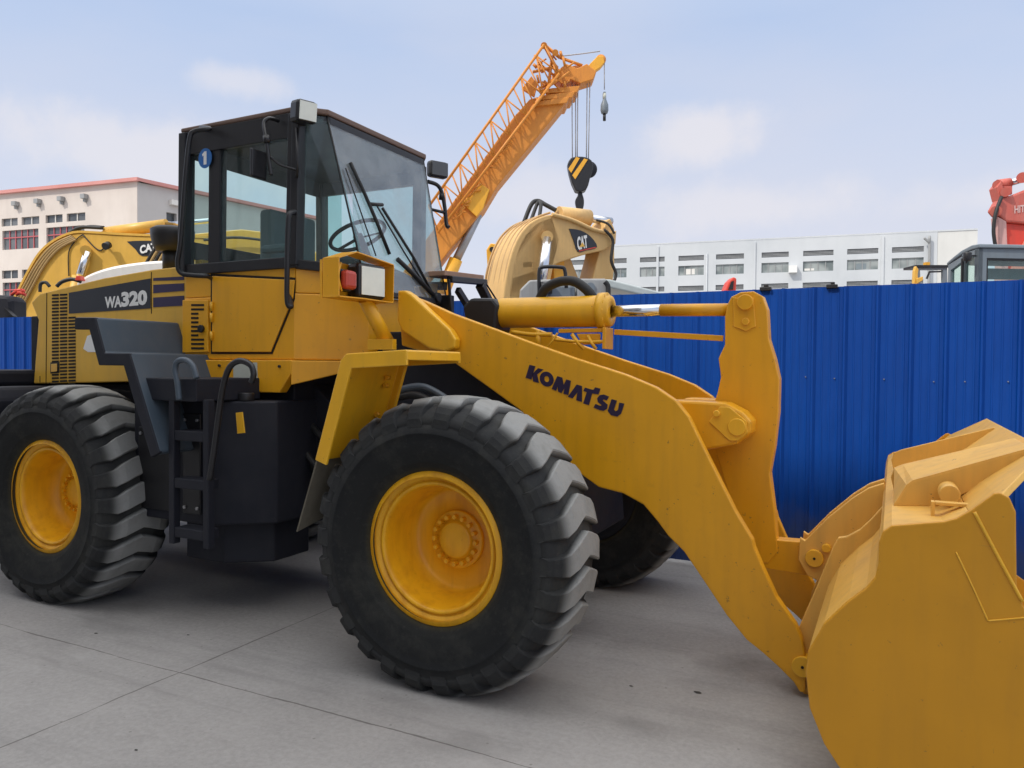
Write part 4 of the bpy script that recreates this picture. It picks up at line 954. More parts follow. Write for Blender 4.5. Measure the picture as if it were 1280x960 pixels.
# left stripes of hoses in front of CAT emblem
for i in range(5):
    a = 180+i*5; MB().tube([p(a-2, 338, -.3), p(a+8, 320, -.3), p(a+16, 308, -.3)], .035).build('hose', bpy.data.materials['hose_tan'] if i % 2 else RUB, EX1)

# white domed shell below the boom
plW = VPlane(tuple(deep(150, 14)), (math.cos(YAW), math.sin(YAW)))
wsn = empty('concrete_mixer_drum', 'smooth white rounded shell showing between the yellow boom and the loader hood', 'machine', (*deep(150, 14), 0))
MB().prism(smooth_line(plW.pts([(95, 352), (112, 342), (140, 333), (180, 327), (215, 325)]), 4)+[plW.at(230, 330), (plW.at(230, 330)[0], .9), (plW.at(95, 352)[0], .9)], 0, .9, plW).build('shell', WHP, wsn, .05)
MB().box(plW.at(110, 340)[0], plW.at(210, 340)[0], .1, .8, 0, .9, plW).build('base', BLK, wsn, .02)
q_ = MB().prism(plW.pts([(101, 352), (103, 346), (107, 346), (109, 352)]), -.2, -.05, plW); q_.build('red_lamp', REDB, wsn, .01)
q_ = MB().tube([plW.P(*(lambda v: (v[0], -.1, v[1]))(plW.at(x, y, -.1))) for x, y in ((71, 358), (78, 352), (90, 349), (101, 352))], .035); q_.build('hose', RUB, wsn)
q_ = MB().tube([plW.P(*(lambda v: (v[0], -.1, v[1]))(plW.at(x, y, -.1))) for x, y in ((50, 365), (51, 355), (57, 353), (62, 358))], .03); q_.build('hose', RUB, wsn)

# far-left dark machine with red piping
plD = VPlane(tuple(deep(5, 12)), (math.cos(YAW), math.sin(YAW)))
dk = empty('dark_machine', 'dark low machine with red pipework peeping over the far left end of the fence', 'machine', (*deep(5, 12), 0))
MB().prism(plD.pts([(-60, 372), (-10, 368), (10, 369), (15, 376), (15, 396), (10, 420), (-60, 420)]), 0, .4, plD).build('body', NAVY, dk, .06)
MB().box(plD.at(-50, 400)[0], plD.at(5, 400)[0], .1, 1.1, 0, 1.9, plD).build('lower_body', NAVY, dk, .05)
pp = MB()
for (a, b, c_, d_) in ((4, 367, 12, 361), (10, 367, 20, 361), (12, 363, 22, 367), (8, 362, 18, 361)): pp.tube([plD.P(plD.at(a, b)[0], .2, plD.at(a, b)[1]), plD.P(plD.at(c_, d_)[0], .2, plD.at(c_, d_)[1])], .025, curve=False)
pp.build('red_pipes', REDB, dk)
MB().prism(plD.pts([(10, 385), (22, 396), (14, 397)]), -.1, 0, plD).build('bracket', BLK, dk)

# centre excavator: boom seen nearly end on, back face and side face
plC = VPlane(tuple(deep(650, 11.5)), (math.cos(YAW+R(28)), math.sin(YAW+R(28))))
EX2 = empty('excavator', 'faded tan excavator with arched boom, standing behind the loader tilt cylinder', 'excavator', (*deep(640, 13), 0), 'yellow excavators behind the fence')
T2 = smooth_line(plC.pts([(628, 385), (632, 350), (640, 315), (652, 290), (668, 275), (690, 268), (715, 273), (735, 281), (758, 291)]), 4)
B2 = plC.pts([(771, 288), (770, 305), (755, 313), (735, 317), (700, 328), (686, 335), (676, 350), (668, 372), (664, 390)])
MB().prism(T2+B2, 0, .62, plC).build('boom', CATP, EX2, .02)
pc = lambda x, y, n=0: plC.P(plC.at(x, y, n)[0], n, plC.at(x, y, n)[1])
# wide back of the boom foot: reaches left towards the crane
bkf = MB(); 
lft = [(604, 372), (611, 340), (622, 305), (640, 280), (656, 269)]
rgt = [(642, 378), (646, 340), (655, 305), (668, 285), (682, 273)]
plB = VPlane(plC.P(plC.at(640, 340)[0], .6, 0).xy, (math.cos(YAW), math.sin(YAW)))
MB().prism(smooth_line(plC.pts([(634, 390), (636, 350), (643, 318), (655, 292), (671, 277), (690, 270)], .02), 3)+plC.pts([(700, 300), (690, 340), (680, 390)], .02), .0, .9, plC).build('boom_foot', CATP, EX2, .03)
HSB = paint('hose_brown', (.50, .31, .13), .5)
for i in range(5):
    n_ = .06+.17*i
    MB().tube([pc(x, y, .02)+plC.n*(n_-.02)-plC.u*.05*k_+Vector((0, 0, .05*(1.4-k_))) for x, y, k_ in ((634, 388, .9), (636, 350, .9), (643, 318, .85), (655, 292, .8), (671, 277, .5), (690, 270, .25))], .018).build('hose', HSB, EX2)
MB().tube([pc(655, 278, .5), pc(664, 256, .5), pc(672, 251, .5), pc(682, 256, .4), pc(695, 263, .3)], .035).build('hose', RUB, EX2)
MB().tube([pc(664, 275, .3), pc(672, 254, .4), pc(676, 256, .3), pc(674, 272, .2)], .03).build('hose', RUB, EX2)
MB().cyl(pc(698, 269, .3), pc(736, 273, .3), .14, 22).build('stick_cylinder', CATP, EX2)
MB().cyl(pc(736, 273, .3), pc(764, 277, .3), .065, 18).build('cylinder_rod', CHR, EX2)
MB().cyl(pc(684, 297, -.16), pc(674, 372, -.16), .085, 20).build('cylinder_rod', CHR, EX2)
MB().cyl(pc(684, 296, -.22), pc(684, 296, .7), .09, 20).build('boom_pin', CATP, EX2)
MB().tube([pc(690, 268, -.03), pc(715, 275, -.03), pc(740, 286, -.03), pc(760, 291, -.03)], .03).build('pipe', CATP, EX2)
lg = logo(EX2, plC, 0, [(711, 286), (725, 288), (738, 296), (746, 309), (733, 313), (722, 315), (717, 302)])
mb = MB(); text_mesh(mb, 'CAT', quadmap(pc(722, 313, -.025), pc(735, 309.5, -.025), pc(733.5, 293.5, -.025), pc(721, 296, -.025), 1, 1), 1, .05); mb.build('logo_lettering', WHB, lg)
MB().prism(plC.pts([(724, 309), (728, 303), (731, 308)], -.03), -.034, -.031, plC).build('logo_triangle', CATY, lg); MB().prism(plC.pts([(724, 313), (745, 308.5), (745, 309.7), (724, 314.3)], -.02), -.02, -.014, plC).build('logo_stripe', REDB, lg)
MB().prism(plC.pts([(757, 290), (762, 274), (767, 272), (772, 285), (772, 330), (768, 372), (738, 372), (745, 345), (752, 318)]), .08, .5, plC).build('stick', CATP, EX2, .02)
MB().prism(plC.pts([(700, 326), (714, 323), (716, 368), (702, 368)]), .2, .6, plC).build('link_arm', ORGY, EX2, .01)
MB().prism(plC.pts([(714, 322), (726, 320), (736, 345), (726, 368), (714, 368)]), .3, .6, plC).build('link_arm', CATP, EX2, .01)
MB().tube([pc(755, 287, -.05), pc(766, 300, -.06), pc(764, 325, -.06), pc(770, 343, -.06), pc(764, 358, -.06)], .025).build('hose', RUB, EX2)
MB().tube([pc(745, 275, .1), pc(760, 280, .0), pc(768, 292, -.05)], .02).build('hose', RUB, EX2)
undercarriage(EX2, tuple(deep(640, 13)), YAW+R(28), CATP)
# amber arm tip left of it
plA = VPlane(tuple(deep(617, 15)), (math.cos(YAW), math.sin(YAW)))
am = empty('amber_boom', 'amber boom end with a round eye, between the crane cylinder and the tan excavator', 'boom', (*deep(617, 15), 0))
MB().prism(plA.pts([(608, 312), (613, 304), (621, 305), (624, 316), (621, 340), (617, 346), (610, 346)]), 0, .35, plA).prism(plA.pts([(611, 346), (620, 346), (619, 420), (611, 420)]), .08, .28, plA).build('beam', ORGY, am, .02)
s_, z_ = plA.at(615, 312); MB().cyl(plA.P(s_, -.03, z_), plA.P(s_, .38, z_), .05).build('pin', BLK, am)
MB().box(plA.at(605, 400)[0], plA.at(626, 400)[0], -.1, .5, 0, 2.0, plA).build('mast_base', ORGY, am, .02)

# grey machine deck with a hand rail
plG = VPlane(tuple(deep(700, 9.0)), (math.cos(YAW), math.sin(YAW)))
pg_ = lambda x, y, n=0: plG.P(plG.at(x, y, n)[0], n, plG.at(x, y, n)[1])
gm = empty('grey_roller', 'grey machine deck with a black hand rail and round hatch above the fence', 'machine', (*deep(700, 9), 0))
MB().prism(plG.pts([(650, 385), (650, 362), (662, 350), (690, 349), (694, 357), (722, 357), (722, 385)]), 0, .7, plG).prism(plG.pts([(720, 350), (756, 350), (758, 372), (757, 385), (720, 385)]), -.15, .5, plG).build('deck', GREYL, gm, .02)
MB().box(plG.at(650, 400)[0], plG.at(757, 400)[0], .02, .48, 0, 2.35, plG).build('body', GREYL, gm, .03)
MB().prism(plG.pts([(682, 385), (684, 362), (694, 356), (718, 357), (720, 385)], -.1), -.14, -.02, plG).build('hatch', GREYP, gm, .03)
MB().tube([pg_(674, 366, -.2), pg_(674, 340, -.2), pg_(678, 334, -.2), pg_(700, 334, -.2), pg_(706, 338, -.2), pg_(708, 360, -.2)], .022).build('handrail', BLK, gm)
MB().cyl(pg_(676, 360, -.2), pg_(690, 360, -.2), .07).build('canister', BLK, gm)
s_, z_ = plG.at(738, 359, -.17); MB().cyl(plG.P(s_, -.17, z_), plG.P(s_, -.14, z_), .055).build('gauge', GREYP, gm)
MB().tube([pg_(756, 352, -.2), pg_(760, 358, -.2), pg_(760, 372, -.2)], .03).build('hose', RUB, gm)
# pale canopy roof right of it
cn = empty('canopy', 'pale sloping canopy roof low above the fence beside the grey machine', 'canopy', (*deep(800, 10), 0))
plN = VPlane(tuple(deep(800, 10)), (math.cos(YAW), math.sin(YAW)))
MB().prism(plN.pts([(756, 349), (762, 349), (850, 371), (850, 380), (756, 358)]), 0, 1.2, plN).build('roof', plain('pale_grey_sheet', (.42, .47, .47), .4), cn, .02)
for a in (765, 845): s_ = plN.at(a, 370)[0]; MB().box(s_-.04, s_+.04, .1, .18, 0, 2.55, plN).build('post', GREYL, cn)

# ------------------------------------------------------------------ CRANE
plK = VPlane(tuple(deep(640, 30)), (math.cos(YAW), math.sin(YAW)))
pk_ = lambda x, y, n=0: plK.P(plK.at(x, y, n)[0], n, plK.at(x, y, n)[1])
CR = empty('mobile_crane', 'orange telescopic crane boom with a folded lattice jib rising above the cab', 'crane', (*deep(480, 30), 0))
MB().prism(plK.pts([(500, 345), (642, 146), (662, 124), (706, 112), (712, 122), (622, 232), (604, 262), (560, 315), (538, 345), (500, 400), (470, 400)]), 0, 1.1, plK).build('boom', ORG, CR, .03)
MB().prism(plK.pts([(578, 255), (600, 230), (612, 238), (604, 262), (596, 272)]), -.18, -.01, plK).build('cylinder_bracket', ORGY, CR, .02)
for i, (a, b) in enumerate((((664, 148), (704, 100)), ((672, 140), (711, 93)), ((680, 131), (717, 86)))):
    w_ = 10-i; A0 = Vector((a[0], a[1], 0)); 
    MB().prism(plK.pts([(a[0]+2, a[1]-14), (a[0]+8, a[1]-20), (b[0]+8, b[1]+22), (b[0]+4, b[1]+30)]), -.12+.02*i, 1.2-.02*i, plK).build('boom_section', ORG, CR, .02)
MB().prism(plK.pts([(690, 92), (708, 78), (722, 84), (734, 78), (746, 88), (742, 98), (726, 103), (714, 98), (702, 104)]), .1, .9, plK).build('boom_head', ORG, CR, .03)
MB().prism(plK.pts([(730, 86), (738, 76), (748, 66), (755, 66), (757, 74), (752, 80), (740, 88)]), .3, .6, plK).build('jib_point', ORGY, CR, .02)
for (x, y, r_) in ((751, 75, .20), (732, 94, .34), (720, 92, .3)):
    MB().lathe([(0, -.09), (r_*.5, -.09), (r_, -.06), (r_*.9, 0), (r_, .06), (r_*.5, .09), (0, .09)], pk_(x, y, .45), plK.n, 24).build('sheave', BLK if r_ > .3 else ORG, CR)
lat = MB()
def seg(a, b, r_, n0=0, n1=None): lat.cyl(pk_(*a, n0), pk_(*b, n0 if n1 is None else n1), r_, 6)
U0, U1 = (536, 258), (680, 56); M0, M1 = (548, 290), (699, 92)
for n_ in (-.35, .75):
    seg(U0, U1, .055, n_); seg(M0, M1, .055, n_)
NB = 15
for i in range(NB+1):
    t = i/NB; a = (U0[0]+(U1[0]-U0[0])*t, U0[1]+(U1[1]-U0[1])*t); b = (M0[0]+(M1[0]-M0[0])*t, M0[1]+(M1[1]-M0[1])*t); t2 = min(1, (i+1)/NB)
    a2 = (U0[0]+(U1[0]-U0[0])*t2, U0[1]+(U1[1]-U0[1])*t2); b2 = (M0[0]+(M1[0]-M0[0])*t2, M0[1]+(M1[1]-M0[1])*t2)
    for n_ in (-.35, .75):
        seg(a, b, .03, n_)
        if i < NB: seg(b if i % 2 else a, a2 if i % 2 else b2, .03, n_)
    if i < NB:
        seg(a, a2, .025, -.35, .75); seg(b, b2, .025, .75, -.35)
    seg(a, a, .03, -.35, .76) if False else lat.cyl(pk_(*a, -.35), pk_(*a, .75), .028, 6); lat.cyl(pk_(*b, -.35), pk_(*b, .75), .028, 6)
seg((680, 56), (700, 72), .07, .1); seg((700, 72), (728, 82), .06, .3); seg((680, 56), (699, 92), .07, -.1); seg((666, 90), (692, 84), .06, 0); seg((672, 78), (700, 100), .05, .2); seg((690, 72), (684, 120), .06, 0); seg((676, 115), (712, 90), .05, -.2); seg((654, 150), (692, 100), .07, -.2)
for a in ((680, 57), (694, 66)): lat.cyl(pk_(*a, -.3), pk_(*a, .5), .13, 10)
for q in range(26):
    x_ = random.uniform(668, 712); y_ = 182-x_*.13-random.uniform(-22, 22)+(0 if x_ > 690 else 6); a_ = random.choice((.6, -.9, 1.8, 2.3)); l_ = random.uniform(6, 16)
    seg((x_, y_), (x_+l_*math.cos(a_), y_-l_*math.sin(a_)), random.uniform(.03, .06), random.uniform(-.3, .2))
for q in range(22):
    t = random.uniform(.05, .8); x_ = 560+(690-560)*t; y_ = 285+(95-285)*t; seg((x_, y_), (x_+random.uniform(4, 12), y_-random.uniform(-2, 12)), .035, -.25)
lat.build('lattice_jib', ORG, CR)
MB().prism(plK.pts([(652, 112), (664, 96), (672, 106), (668, 122)]), -.1, .05, plK).build('jib_bracket', ORG, CR, .02)
MB().tube([pk_(702, 70, .2), pk_(728, 67, .3), pk_(750, 64, .4)], .025, curve=False).build('jib_rope', CABLE, CR)
rod = MB().cyl(pk_(598, 268, .4), pk_(568, 330, .4), .17, 20).build('cylinder_rod', STEEL, CR)
MB().cyl(pk_(570, 324, .4), pk_(550, 375, .4), .27, 22).build('luffing_cylinder', ORGY, CR)
MB().box(plK.at(440, 400)[0], plK.at(640, 400)[0], -.8, 1.9, .9, 2.2, plK).build('carrier', ORG, CR, .05)
for i in range(4):
    s_ = plK.at(455+i*50, 400)[0]
    for n_ in (-.95, 1.75): MB().lathe([(0, 0), (.5, 0), (.55, .08), (.55, .3), (.5, .38), (0, .38)], plK.P(s_, n_, .56), plK.n, 24).build('wheel', RUB, CR)
lines = MB()
for a, b in (((715, 104), (715.5, 200)), ((719.5, 104), (719.5, 198)), ((722.5, 102), (721.5, 198)), ((734, 102), (733, 197)), ((737.5, 100), (735.5, 198))): lines.cyl(pk_(*a, .4), pk_(*b, .4), .022, 6)
hk = empty('crane_hook_block', 'heavy black hook block with yellow warning stripes hanging from the crane boom', 'hook block', tuple(pk_(725, 250, .4)))
lines.build('hoist_rope', CABLE, hk)
MB().prism(smooth_line(plK.pts([(710, 203), (714, 196), (724, 194), (733, 195), (740, 199), (742, 208), (738, 222), (733, 236), (720, 237), (712, 215), (710, 203)]), 2)[:-1], .15, .65, plK).build('side_plate', BLK, hk, .04)
for (a, b) in (((711.5, 211), (721, 198)), ((716.5, 219), (731, 200))):
    MB().prism(plK.pts([(a[0]-.8, a[1]-1), (b[0]-.5, b[1]-3), (b[0]+4, b[1]-1.5), (a[0]+2.8, a[1]+4)]), .12, .148, plK).build('warning_stripe', ORGY, hk)
MB().lathe([(0, -.12), (.28, -.12), (.33, -.06), (.28, 0), (.33, .06), (.28, .12), (0, .12)], pk_(736, 212, .55), plK.n, 24).build('sheave', NAVY, hk)
hkp = smooth_line([plK.at(x, y) for x, y in ((724, 236), (723, 242), (720, 248), (721, 256), (725, 262), (730, 258), (731, 248), (729, 240), (729, 236))], 3)
MB().prism(hkp, .30, .5, plK).build('hook', BLK, hk, .03)
h2_ = empty('auxiliary_hook', 'small ball hook hanging on a single line from the crane jib tip', 'hook', tuple(pk_(755, 130, .45)))
MB().cyl(pk_(755.5, 78, .45), pk_(755.5, 112, .45), .02, 6).build('hoist_rope', CABLE, h2_)
MB().cyl(pk_(755.5, 117, .45), pk_(755.5, 124, .45), .07, 10).build('sleeve', STICK, h2_)
MB().lathe([(0, 0), (.12, 0), (.16, .12), (.15, .35), (.07, .55), (.05, .85), (0, .85)], pk_(755.5, 142, .45), (0, 0, 1), 20).build('ball', GREYP, h2_)
MB().cyl(pk_(755.5, 142, .45), pk_(755.5, 151, .45), .06, 10).build('hook', BLK, h2_)

# ------------------------------------------------------------------ RIGHT-HAND MACHINES
plY = VPlane(tuple(deep(1240, 9)), (math.cos(YAW+R(4)), math.sin(YAW+R(4))))
py_ = lambda x, y, n=0: plY.P(plY.at(x, y, n)[0], n, plY.at(x, y, n)[1])
GE = empty('excavator_cab', 'grey rounded excavator cab with dark window frames above the fence at the far right', 'excavator', (*deep(1240, 9), 0))
sA = plY.at(1223, 340)[0]; sB = plY.at(1345, 340)[0]; zA = plY.at(1260, 309)[1]; NG = .56
def ringprism(root, name, mat, out_px, in_px, n0, n1, pl, raw=False):
    o = out_px if raw else pl.pts(out_px, n0); i_ = in_px if raw else pl.pts(in_px, n0); k = len(o); mb = MB()
    for j in range(k):
        j2 = (j+1) % k; mb.prism([o[j], o[j2], i_[j2], i_[j]], n0, n1, pl)
    return mb.build(name, mat, root, 0)
ringprism(GE, 'cab_frame', GREYP, [(sA, 0.9), (sB, 0.9), (sB, zA-.02), (sA, zA-.02)], [(sA+.10, 2.2), (sB-.1, 2.2), (sB-.1, zA-.13), (sA+.10, zA-.13)], 0, .07, plY, True)
ringprism(GE, 'window_seal', BLK, [(sA+.10, 2.2), (sB-.1, 2.2), (sB-.1, zA-.13), (sA+.10, zA-.13)], [(sA+.125, 2.22), (sB-.125, 2.22), (sB-.125, zA-.155), (sA+.125, zA-.155)], .012, .06, plY, True)
MB().box(sA+.12, sB-.12, .03, .036, 2.2, zA-.14, plY).build('window', GLS, GE)
plT = VPlane(plY.P(sA, 0, 0).xy, plY.n.xy)       # its side wall, running away from the yard
def topz(t): return zA-.02-.5*max(0, t-.12)**1.5
for a, b in ((.05, .25), (.30, .51)):
    ringprism(GE, 'cab_frame', GREYP, [(a-.05, .9), (b+.05, .9), (b+.05, topz(b)), (a-.05, topz(a))], [(a, 2.15), (b, 2.15), (b, topz(b)-.07), (a+.01, topz(a)-.08)], -.05, .0, plT, True)
    MB().prism([(a, 2.15), (b, 2.15), (b, topz(b)-.07), (a+.01, topz(a)-.08)], -.03, -.026, plT).build('window', GLS, GE)
MB().box(.262, .290, .001, .02, 1.8, topz(.27)-.05, plT).build('window_post', BLK, GE)
rfp2 = [(-.03, zA-.015), (-.02, zA+.03), (.12, zA+.035), (.3, zA-.0), (.45, zA-.055), (NG+.02, zA-.11), (NG+.02, zA-.145), (.42, zA-.085), (.28, zA-.04), (.12, zA-.018)]
MB().prism(rfp2, -(sB-sA), .01, plT).build('roof', GREYP, GE, .012)
MB().box(sA, sB, NG-.05, NG, 0, zA-1.0, plY).box(sA+.02, sB, .08, NG-.06, 0, 2.1, plY).build('cab_back', GREYP, GE)
MB().box(plY.at(1243, 340)[0], sB-.1, .3, .34, zA-.34, zA-.21, plY).build('sun_visor', GREYP, GE)
MB().tube([plT.P(.05, -.02 if False else .0, zA-.1), plT.P(.0, .14, zA-.12), plT.P(.0, .15, zA-.2)], .01).build('mirror_arm', BLK, GE)
mq = plT.P(.0, .14, zA-.17); MB().cyl(mq, mq+Vector((0, 0, .10)), .045, 12).build('mirror', BLK, GE, .01)

plZ = VPlane(tuple(deep(1270, 13)), (math.cos(YAW), math.sin(YAW)))
pz_ = lambda x, y, n=0: plZ.P(plZ.at(x, y, n)[0], n, plZ.at(x, y, n)[1])
RE = empty('red_excavator', 'faded red excavator boom rising behind the grey cab at the right edge', 'excavator', (*deep(1280, 13), 0))
MB().prism(plZ.pts([(1243, 262), (1252, 246), (1265, 244), (1280, 238), (1320, 222), (1340, 240), (1340, 285), (1280, 279), (1258, 277), (1248, 268)]), 0, .22, plZ).build('boom', REDP, RE, .03)
MB().prism(plZ.pts([(1247, 270), (1259, 276), (1262, 350), (1262, 400), (1250, 400), (1252, 330)]), .01, .2, plZ).build('stick', paint('washed_pink_paint', (.62, .36, .33), .5), RE, .02)
MB().prism(plZ.pts([(1259, 277), (1310, 282), (1284, 302), (1272, 330), (1262, 345)]), .08, .21, plZ).build('stick_web', REDB, RE, .02)
MB().prism(plZ.pts([(1284, 300), (1310, 284), (1310, 400), (1262, 400), (1264, 340)]), .03, .10, plZ).build('stick_plate', paint('salmon_paint', (.68, .27, .20), .5), RE)
MB().cyl(pz_(1247, 231, .25), pz_(1262, 229, .25), .09, 20).cyl(pz_(1247, 231, .05), pz_(1247, 231, .22), .08, 18).build('stick_cylinder', REDP, RE)
MB().cyl(pz_(1262, 229, .25), pz_(1290, 221, .25), .055, 16).build('cylinder_rod', CHR, RE)
MB().cyl(pz_(1278, 222, .0), pz_(1278, 222, .22), .09, 18).cyl(pz_(1245, 264, -.08), pz_(1245, 264, .22), .09, 16).cyl(pz_(1257, 240, -.06), pz_(1257, 240, .22), .08, 16).build('pin', REDP, RE)
MB().prism(plZ.pts([(1246, 234), (1252, 226), (1256, 244), (1250, 250)]), .0, .22, plZ).prism(plZ.pts([(1254, 232), (1268, 232), (1268, 242), (1256, 244)]), .05, .2, plZ).build('cylinder_mount', REDP, RE, .01)
MB().tube([pz_(1252, 246, -.05), pz_(1245, 265, -.1), pz_(1242, 285, -.1), pz_(1243, 300, -.1), pz_(1246, 315, -.1)], .03).build('hose', RUB, RE)
mb = MB(); text_mesh(mb, 'HITACHI', quadmap(pz_(1268, 267, -.01), pz_(1300, 262, -.01), pz_(1300, 254, -.01), pz_(1268, 257, -.01), 1, 1), 1, .03); mb.build('boom_lettering', plain('faded_lettering', (.66, .45, .42), .6), RE)
undercarriage(RE, tuple(deep(1330, 13.5)), YAW, REDP)

plM = VPlane(tuple(deep(1160, 16)), (math.cos(YAW), math.sin(YAW)))
SM = empty('mini_excavator', 'small dark open cab with a yellow boom beside it, peeping above the fence', 'mini excavator', (*deep(1160, 16), 0))
ringprism(SM, 'cab_frame', GREYP, [(1145, 332), (1184, 332), (1185, 400), (1146, 400)], [(1150, 337), (1179, 337), (1179, 362), (1151, 362)], 0, .08, plM)
ringprism(SM, 'cab_frame', GREYP, [(1145, 332), (1184, 332), (1185, 400), (1146, 400)], [(1150, 337), (1179, 337), (1179, 362), (1151, 362)], .35, .42, plM)
MB().prism(plM.pts([(1143, 331.5), (1186, 331.5), (1186, 334.5), (1143, 334.5)]), -.03, .45, plM).build('roof', BLK, SM)
MB().prism(plM.pts([(1157, 348), (1161, 339), (1176, 338.5), (1176, 340.5), (1162, 341), (1159, 349)]), -.02, .0, plM).build('wiper', BLK, SM)
MB().box(plM.at(1140, 380)[0], plM.at(1186, 380)[0], 0, .42, 0, plM.at(1160, 361)[1], plM).build('body', GREYP, SM, .03)
MB().prism(plM.pts([(1136, 362), (1137, 340), (1139, 334), (1142, 338), (1141, 346), (1143, 362)]), -.2, -.1, plM).prism(plM.pts([(1138, 350), (1146, 347), (1146, 352), (1139, 356)]), -.25, -.21, plM).build('boom', CATY, SM, .01)
s_, z_ = plM.at(1163, 331); MB().box(s_-.045, s_+.045, .1, .2, z_, z_+.07, plM).build('roof_beacon', ORGY, SM)
plQ = VPlane(tuple(deep(914, 14)), (math.cos(YAW), math.sin(YAW)))
rt = empty('red_boom_tip', 'small bright red boom tip sticking up over the fence near the middle', 'boom', (*deep(914, 14), 0))
MB().prism(plQ.pts([(905, 366), (911, 352), (917, 346), (921, 348), (920, 366)]), 0, .3, plQ).prism(plQ.pts([(906, 366), (920, 366), (922, 420), (902, 420)]), .02, .28, plQ).build('beam', REDB, rt, .02)
MB().prism(plQ.pts([(910, 362), (914, 352), (917, 351), (916, 362)]), -.02, 0, plQ).build('shadow_plate', BLK, rt)
MB().box(plQ.at(895, 400)[0], plQ.at(930, 400)[0], -.2, .5, 0, 2.0, plQ).build('base', REDB, rt, .02)

# ------------------------------------------------------------------ small debris on the concrete
for i, (px, py, r_, lb_) in enumerate(((872, 866, .016, 'dark flat stone chip beside the bucket edge, the largest one'), (789, 858, .009, 'tiny dark stone chip between the front tyre and the bucket'), (120, 792, .011, 'dark stone chip near the rear tyre'), (235, 794, .010, 'small dark stone chip near the joint crossing'), (170, 938, .008, 'tiny stone chip at the bottom left of the yard'))):
    v = ray(px, py); c = CAM+v*(-CAM.z/v.z); bm = bmesh.new(); bmesh.ops.create_icosphere(bm, subdivisions=1, radius=r_)
    for vv in bm.verts: vv.co = Vector((vv.co.x*random.uniform(.8, 1.5), vv.co.y*random.uniform(.6, 1), abs(vv.co.z)*.35))
    me = bpy.data.meshes.new('stone_chip'); bm.to_mesh(me); bm.free(); me.materials.append(plain('dark_stone', (.05, .045, .04), .9) if i == 0 else bpy.data.materials['dark_stone'])
    o = bpy.data.objects.new('stone_chip', me); col.objects.link(o); o.location = (c.x, c.y, .001); tag(o, lb_, 'stone', 'stone chips on the concrete')

# ------------------------------------------------------------------ unseen block behind the viewer, added to shade the yard
SHADE = empty('yard_shade_block', 'unseen tall block behind the viewer, added to shade the yard', 'building', (0, -9, 0))
MB().box(-24, 3.2, -24, -9, 0, 13.2).build('wall', wall_mat('shade_block_render', (.32, .31, .30), (.40, .39, .38)), SHADE)
MB().box(-24.2, 3.4, -24.2, -8.8, 13.2, 13.4).build('roof', GREYL, SHADE)
for i in range(5): MB().box(-21+i*5, -18.5+i*5, -8.995, -8.97, 1.2, 3.4).build('window', WND, SHADE)

# ------------------------------------------------------------------ light
sd = (R_*-.62-D_*.42); sd = Vector((sd.x, sd.y, 0)).normalized()*math.cos(R(46))+Vector((0, 0, math.sin(R(46))))
ld = bpy.data.lights.new('sun', 'SUN'); ld.energy = 2.6; ld.angle = R(1.0); ld.color = (1, .94, .85)
lo = bpy.data.objects.new('sun', ld); col.objects.link(lo); lo.rotation_euler = sd.to_track_quat('Z', 'Y').to_euler(); lo.location = (0, 0, 20)
wd = bpy.data.worlds.new('World'); scene.world = wd; wd.use_nodes = True; nt = wd.node_tree; bg = nt.nodes['Background']
sky = N(nt, 'ShaderNodeTexSky'); sky.sky_type = 'NISHITA'; sky.sun_disc = False; sky.sun_elevation = R(46); sky.sun_rotation = math.atan2(sd.x, sd.y)
sky.dust_density = 2.5; sky.air_density = 1.0; sky.ozone_density = 1.5
tc = N(nt, 'ShaderNodeTexCoord'); sx = N(nt, 'ShaderNodeSeparateXYZ'); nt.links.new(tc.outputs['Generated'], sx.inputs[0])
hz = ramp(nt, sx.outputs[2], [(.0, (.98,)*3), (.3, (.92,)*3), (.6, (.85,)*3), (1.0, (.80,)*3)])
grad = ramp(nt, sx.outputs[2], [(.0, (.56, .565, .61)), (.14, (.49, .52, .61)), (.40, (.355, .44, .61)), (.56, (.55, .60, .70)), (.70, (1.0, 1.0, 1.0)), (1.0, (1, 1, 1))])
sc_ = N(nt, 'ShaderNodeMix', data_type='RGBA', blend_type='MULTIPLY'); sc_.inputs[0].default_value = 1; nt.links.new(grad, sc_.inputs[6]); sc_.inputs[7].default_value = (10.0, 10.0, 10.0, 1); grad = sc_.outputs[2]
def cloud(scale, z, lo, hi, amt, off=(0, 0, 0)):
    mp = N(nt, 'ShaderNodeMapping'); mp.inputs['Scale'].default_value = (1.0, 1.0, z); mp.inputs['Location'].default_value = off; nt.links.new(tc.outputs['Generated'], mp.inputs[0])
    cn_ = N(nt, 'ShaderNodeTexNoise'); cn_.inputs['Scale'].default_value = scale; cn_.inputs['Detail'].default_value = 6; cn_.inputs['Roughness'].default_value = .5; nt.links.new(mp.outputs[0], cn_.inputs['Vector'])
    return ramp(nt, cn_.outputs['Fac'], [(lo, (0, 0, 0)), (hi, (amt,)*3)])
c = mixc(nt, hz, sky.outputs[0], grad)
c = mixc(nt, cloud(1.6, 3.0, .46, .74, .45), c, (5.0, 5.0, 5.6))
wn = N(nt, 'ShaderNodeTexNoise'); wn.inputs['Scale'].default_value = 9; wn.inputs['Detail'].default_value = 6; wn.inputs['Roughness'].default_value = .6; nt.links.new(tc.outputs['Generated'], wn.inputs['Vector'])
wn2 = N(nt, 'ShaderNodeMath', operation='MULTIPLY_ADD'); wn2.inputs[1].default_value = 1.7; wn2.inputs[2].default_value = -.85; nt.links.new(wn.outputs['Fac'], wn2.inputs[0])
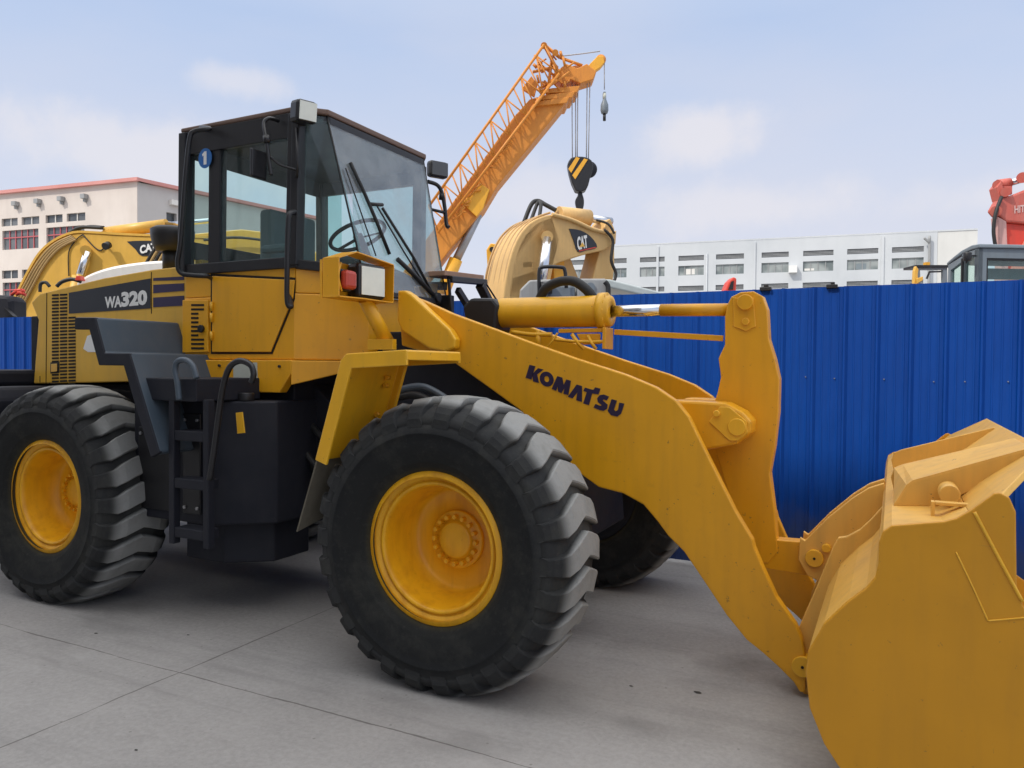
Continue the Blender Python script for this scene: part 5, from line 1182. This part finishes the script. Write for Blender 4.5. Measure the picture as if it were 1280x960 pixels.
# soft cloud patches, each at its own bearing and height: (bearing deg from north to the left, elevation, half width, half height, strength)
for az, el, w_, h_, amt in ((13.0, 16.6, 5.2, 2.6, .75), (8.5, 11.3, 9.5, 2.6, .6), (54, 14.0, 15, 3.6, .7), (46.5, 19.2, 4.5, 1.6, .55), (25, 12.5, 9, 3.4, .5), (8, 26.5, 6, 1.5, .35), (60, 27, 8, 1.6, .35), (-6, 11, 8, 2.2, .5), (100, 30, 30, 9, .6), (-70, 25, 34, 8, .6), (160, 35, 40, 12, .7)):
    a_, e_ = R(az), R(el)
    dv = Vector((-math.sin(a_)*math.cos(e_), math.cos(a_)*math.cos(e_), math.sin(e_))); rv = Vector((math.cos(a_), math.sin(a_), 0)); uv_ = rv.cross(dv)
    def dotn(vec, sc):
        d = N(nt, 'ShaderNodeVectorMath', operation='DOT_PRODUCT'); nt.links.new(tc.outputs['Generated'], d.inputs[0]); d.inputs[1].default_value = vec*sc; return d.outputs['Value']
    cb_ = N(nt, 'ShaderNodeCombineXYZ'); nt.links.new(dotn(rv, 1/math.sin(R(w_))), cb_.inputs[0]); nt.links.new(dotn(uv_, 1/math.sin(R(h_))), cb_.inputs[1])
    ln = N(nt, 'ShaderNodeVectorMath', operation='LENGTH'); nt.links.new(cb_.outputs[0], ln.inputs[0])
    sm_ = N(nt, 'ShaderNodeMath', operation='ADD'); nt.links.new(ln.outputs['Value'], sm_.inputs[0]); nt.links.new(wn2.outputs[0], sm_.inputs[1])
    fw = N(nt, 'ShaderNodeMath', operation='GREATER_THAN'); fw.inputs[1].default_value = 0; nt.links.new(dotn(dv, 1), fw.inputs[0])
    rr_ = ramp(nt, sm_.outputs[0], [(.25, (amt,)*3), (1.15, (0, 0, 0))]); rr_.node.color_ramp.interpolation = 'EASE'
    if True: rr_.node.color_ramp.elements[1].position = 1.0
    ml = N(nt, 'ShaderNodeMath', operation='MULTIPLY'); nt.links.new(rr_, ml.inputs[0]); nt.links.new(fw.outputs[0], ml.inputs[1])
    c = mixc(nt, ml.outputs[0], c, (5.75, 5.6, 5.9))
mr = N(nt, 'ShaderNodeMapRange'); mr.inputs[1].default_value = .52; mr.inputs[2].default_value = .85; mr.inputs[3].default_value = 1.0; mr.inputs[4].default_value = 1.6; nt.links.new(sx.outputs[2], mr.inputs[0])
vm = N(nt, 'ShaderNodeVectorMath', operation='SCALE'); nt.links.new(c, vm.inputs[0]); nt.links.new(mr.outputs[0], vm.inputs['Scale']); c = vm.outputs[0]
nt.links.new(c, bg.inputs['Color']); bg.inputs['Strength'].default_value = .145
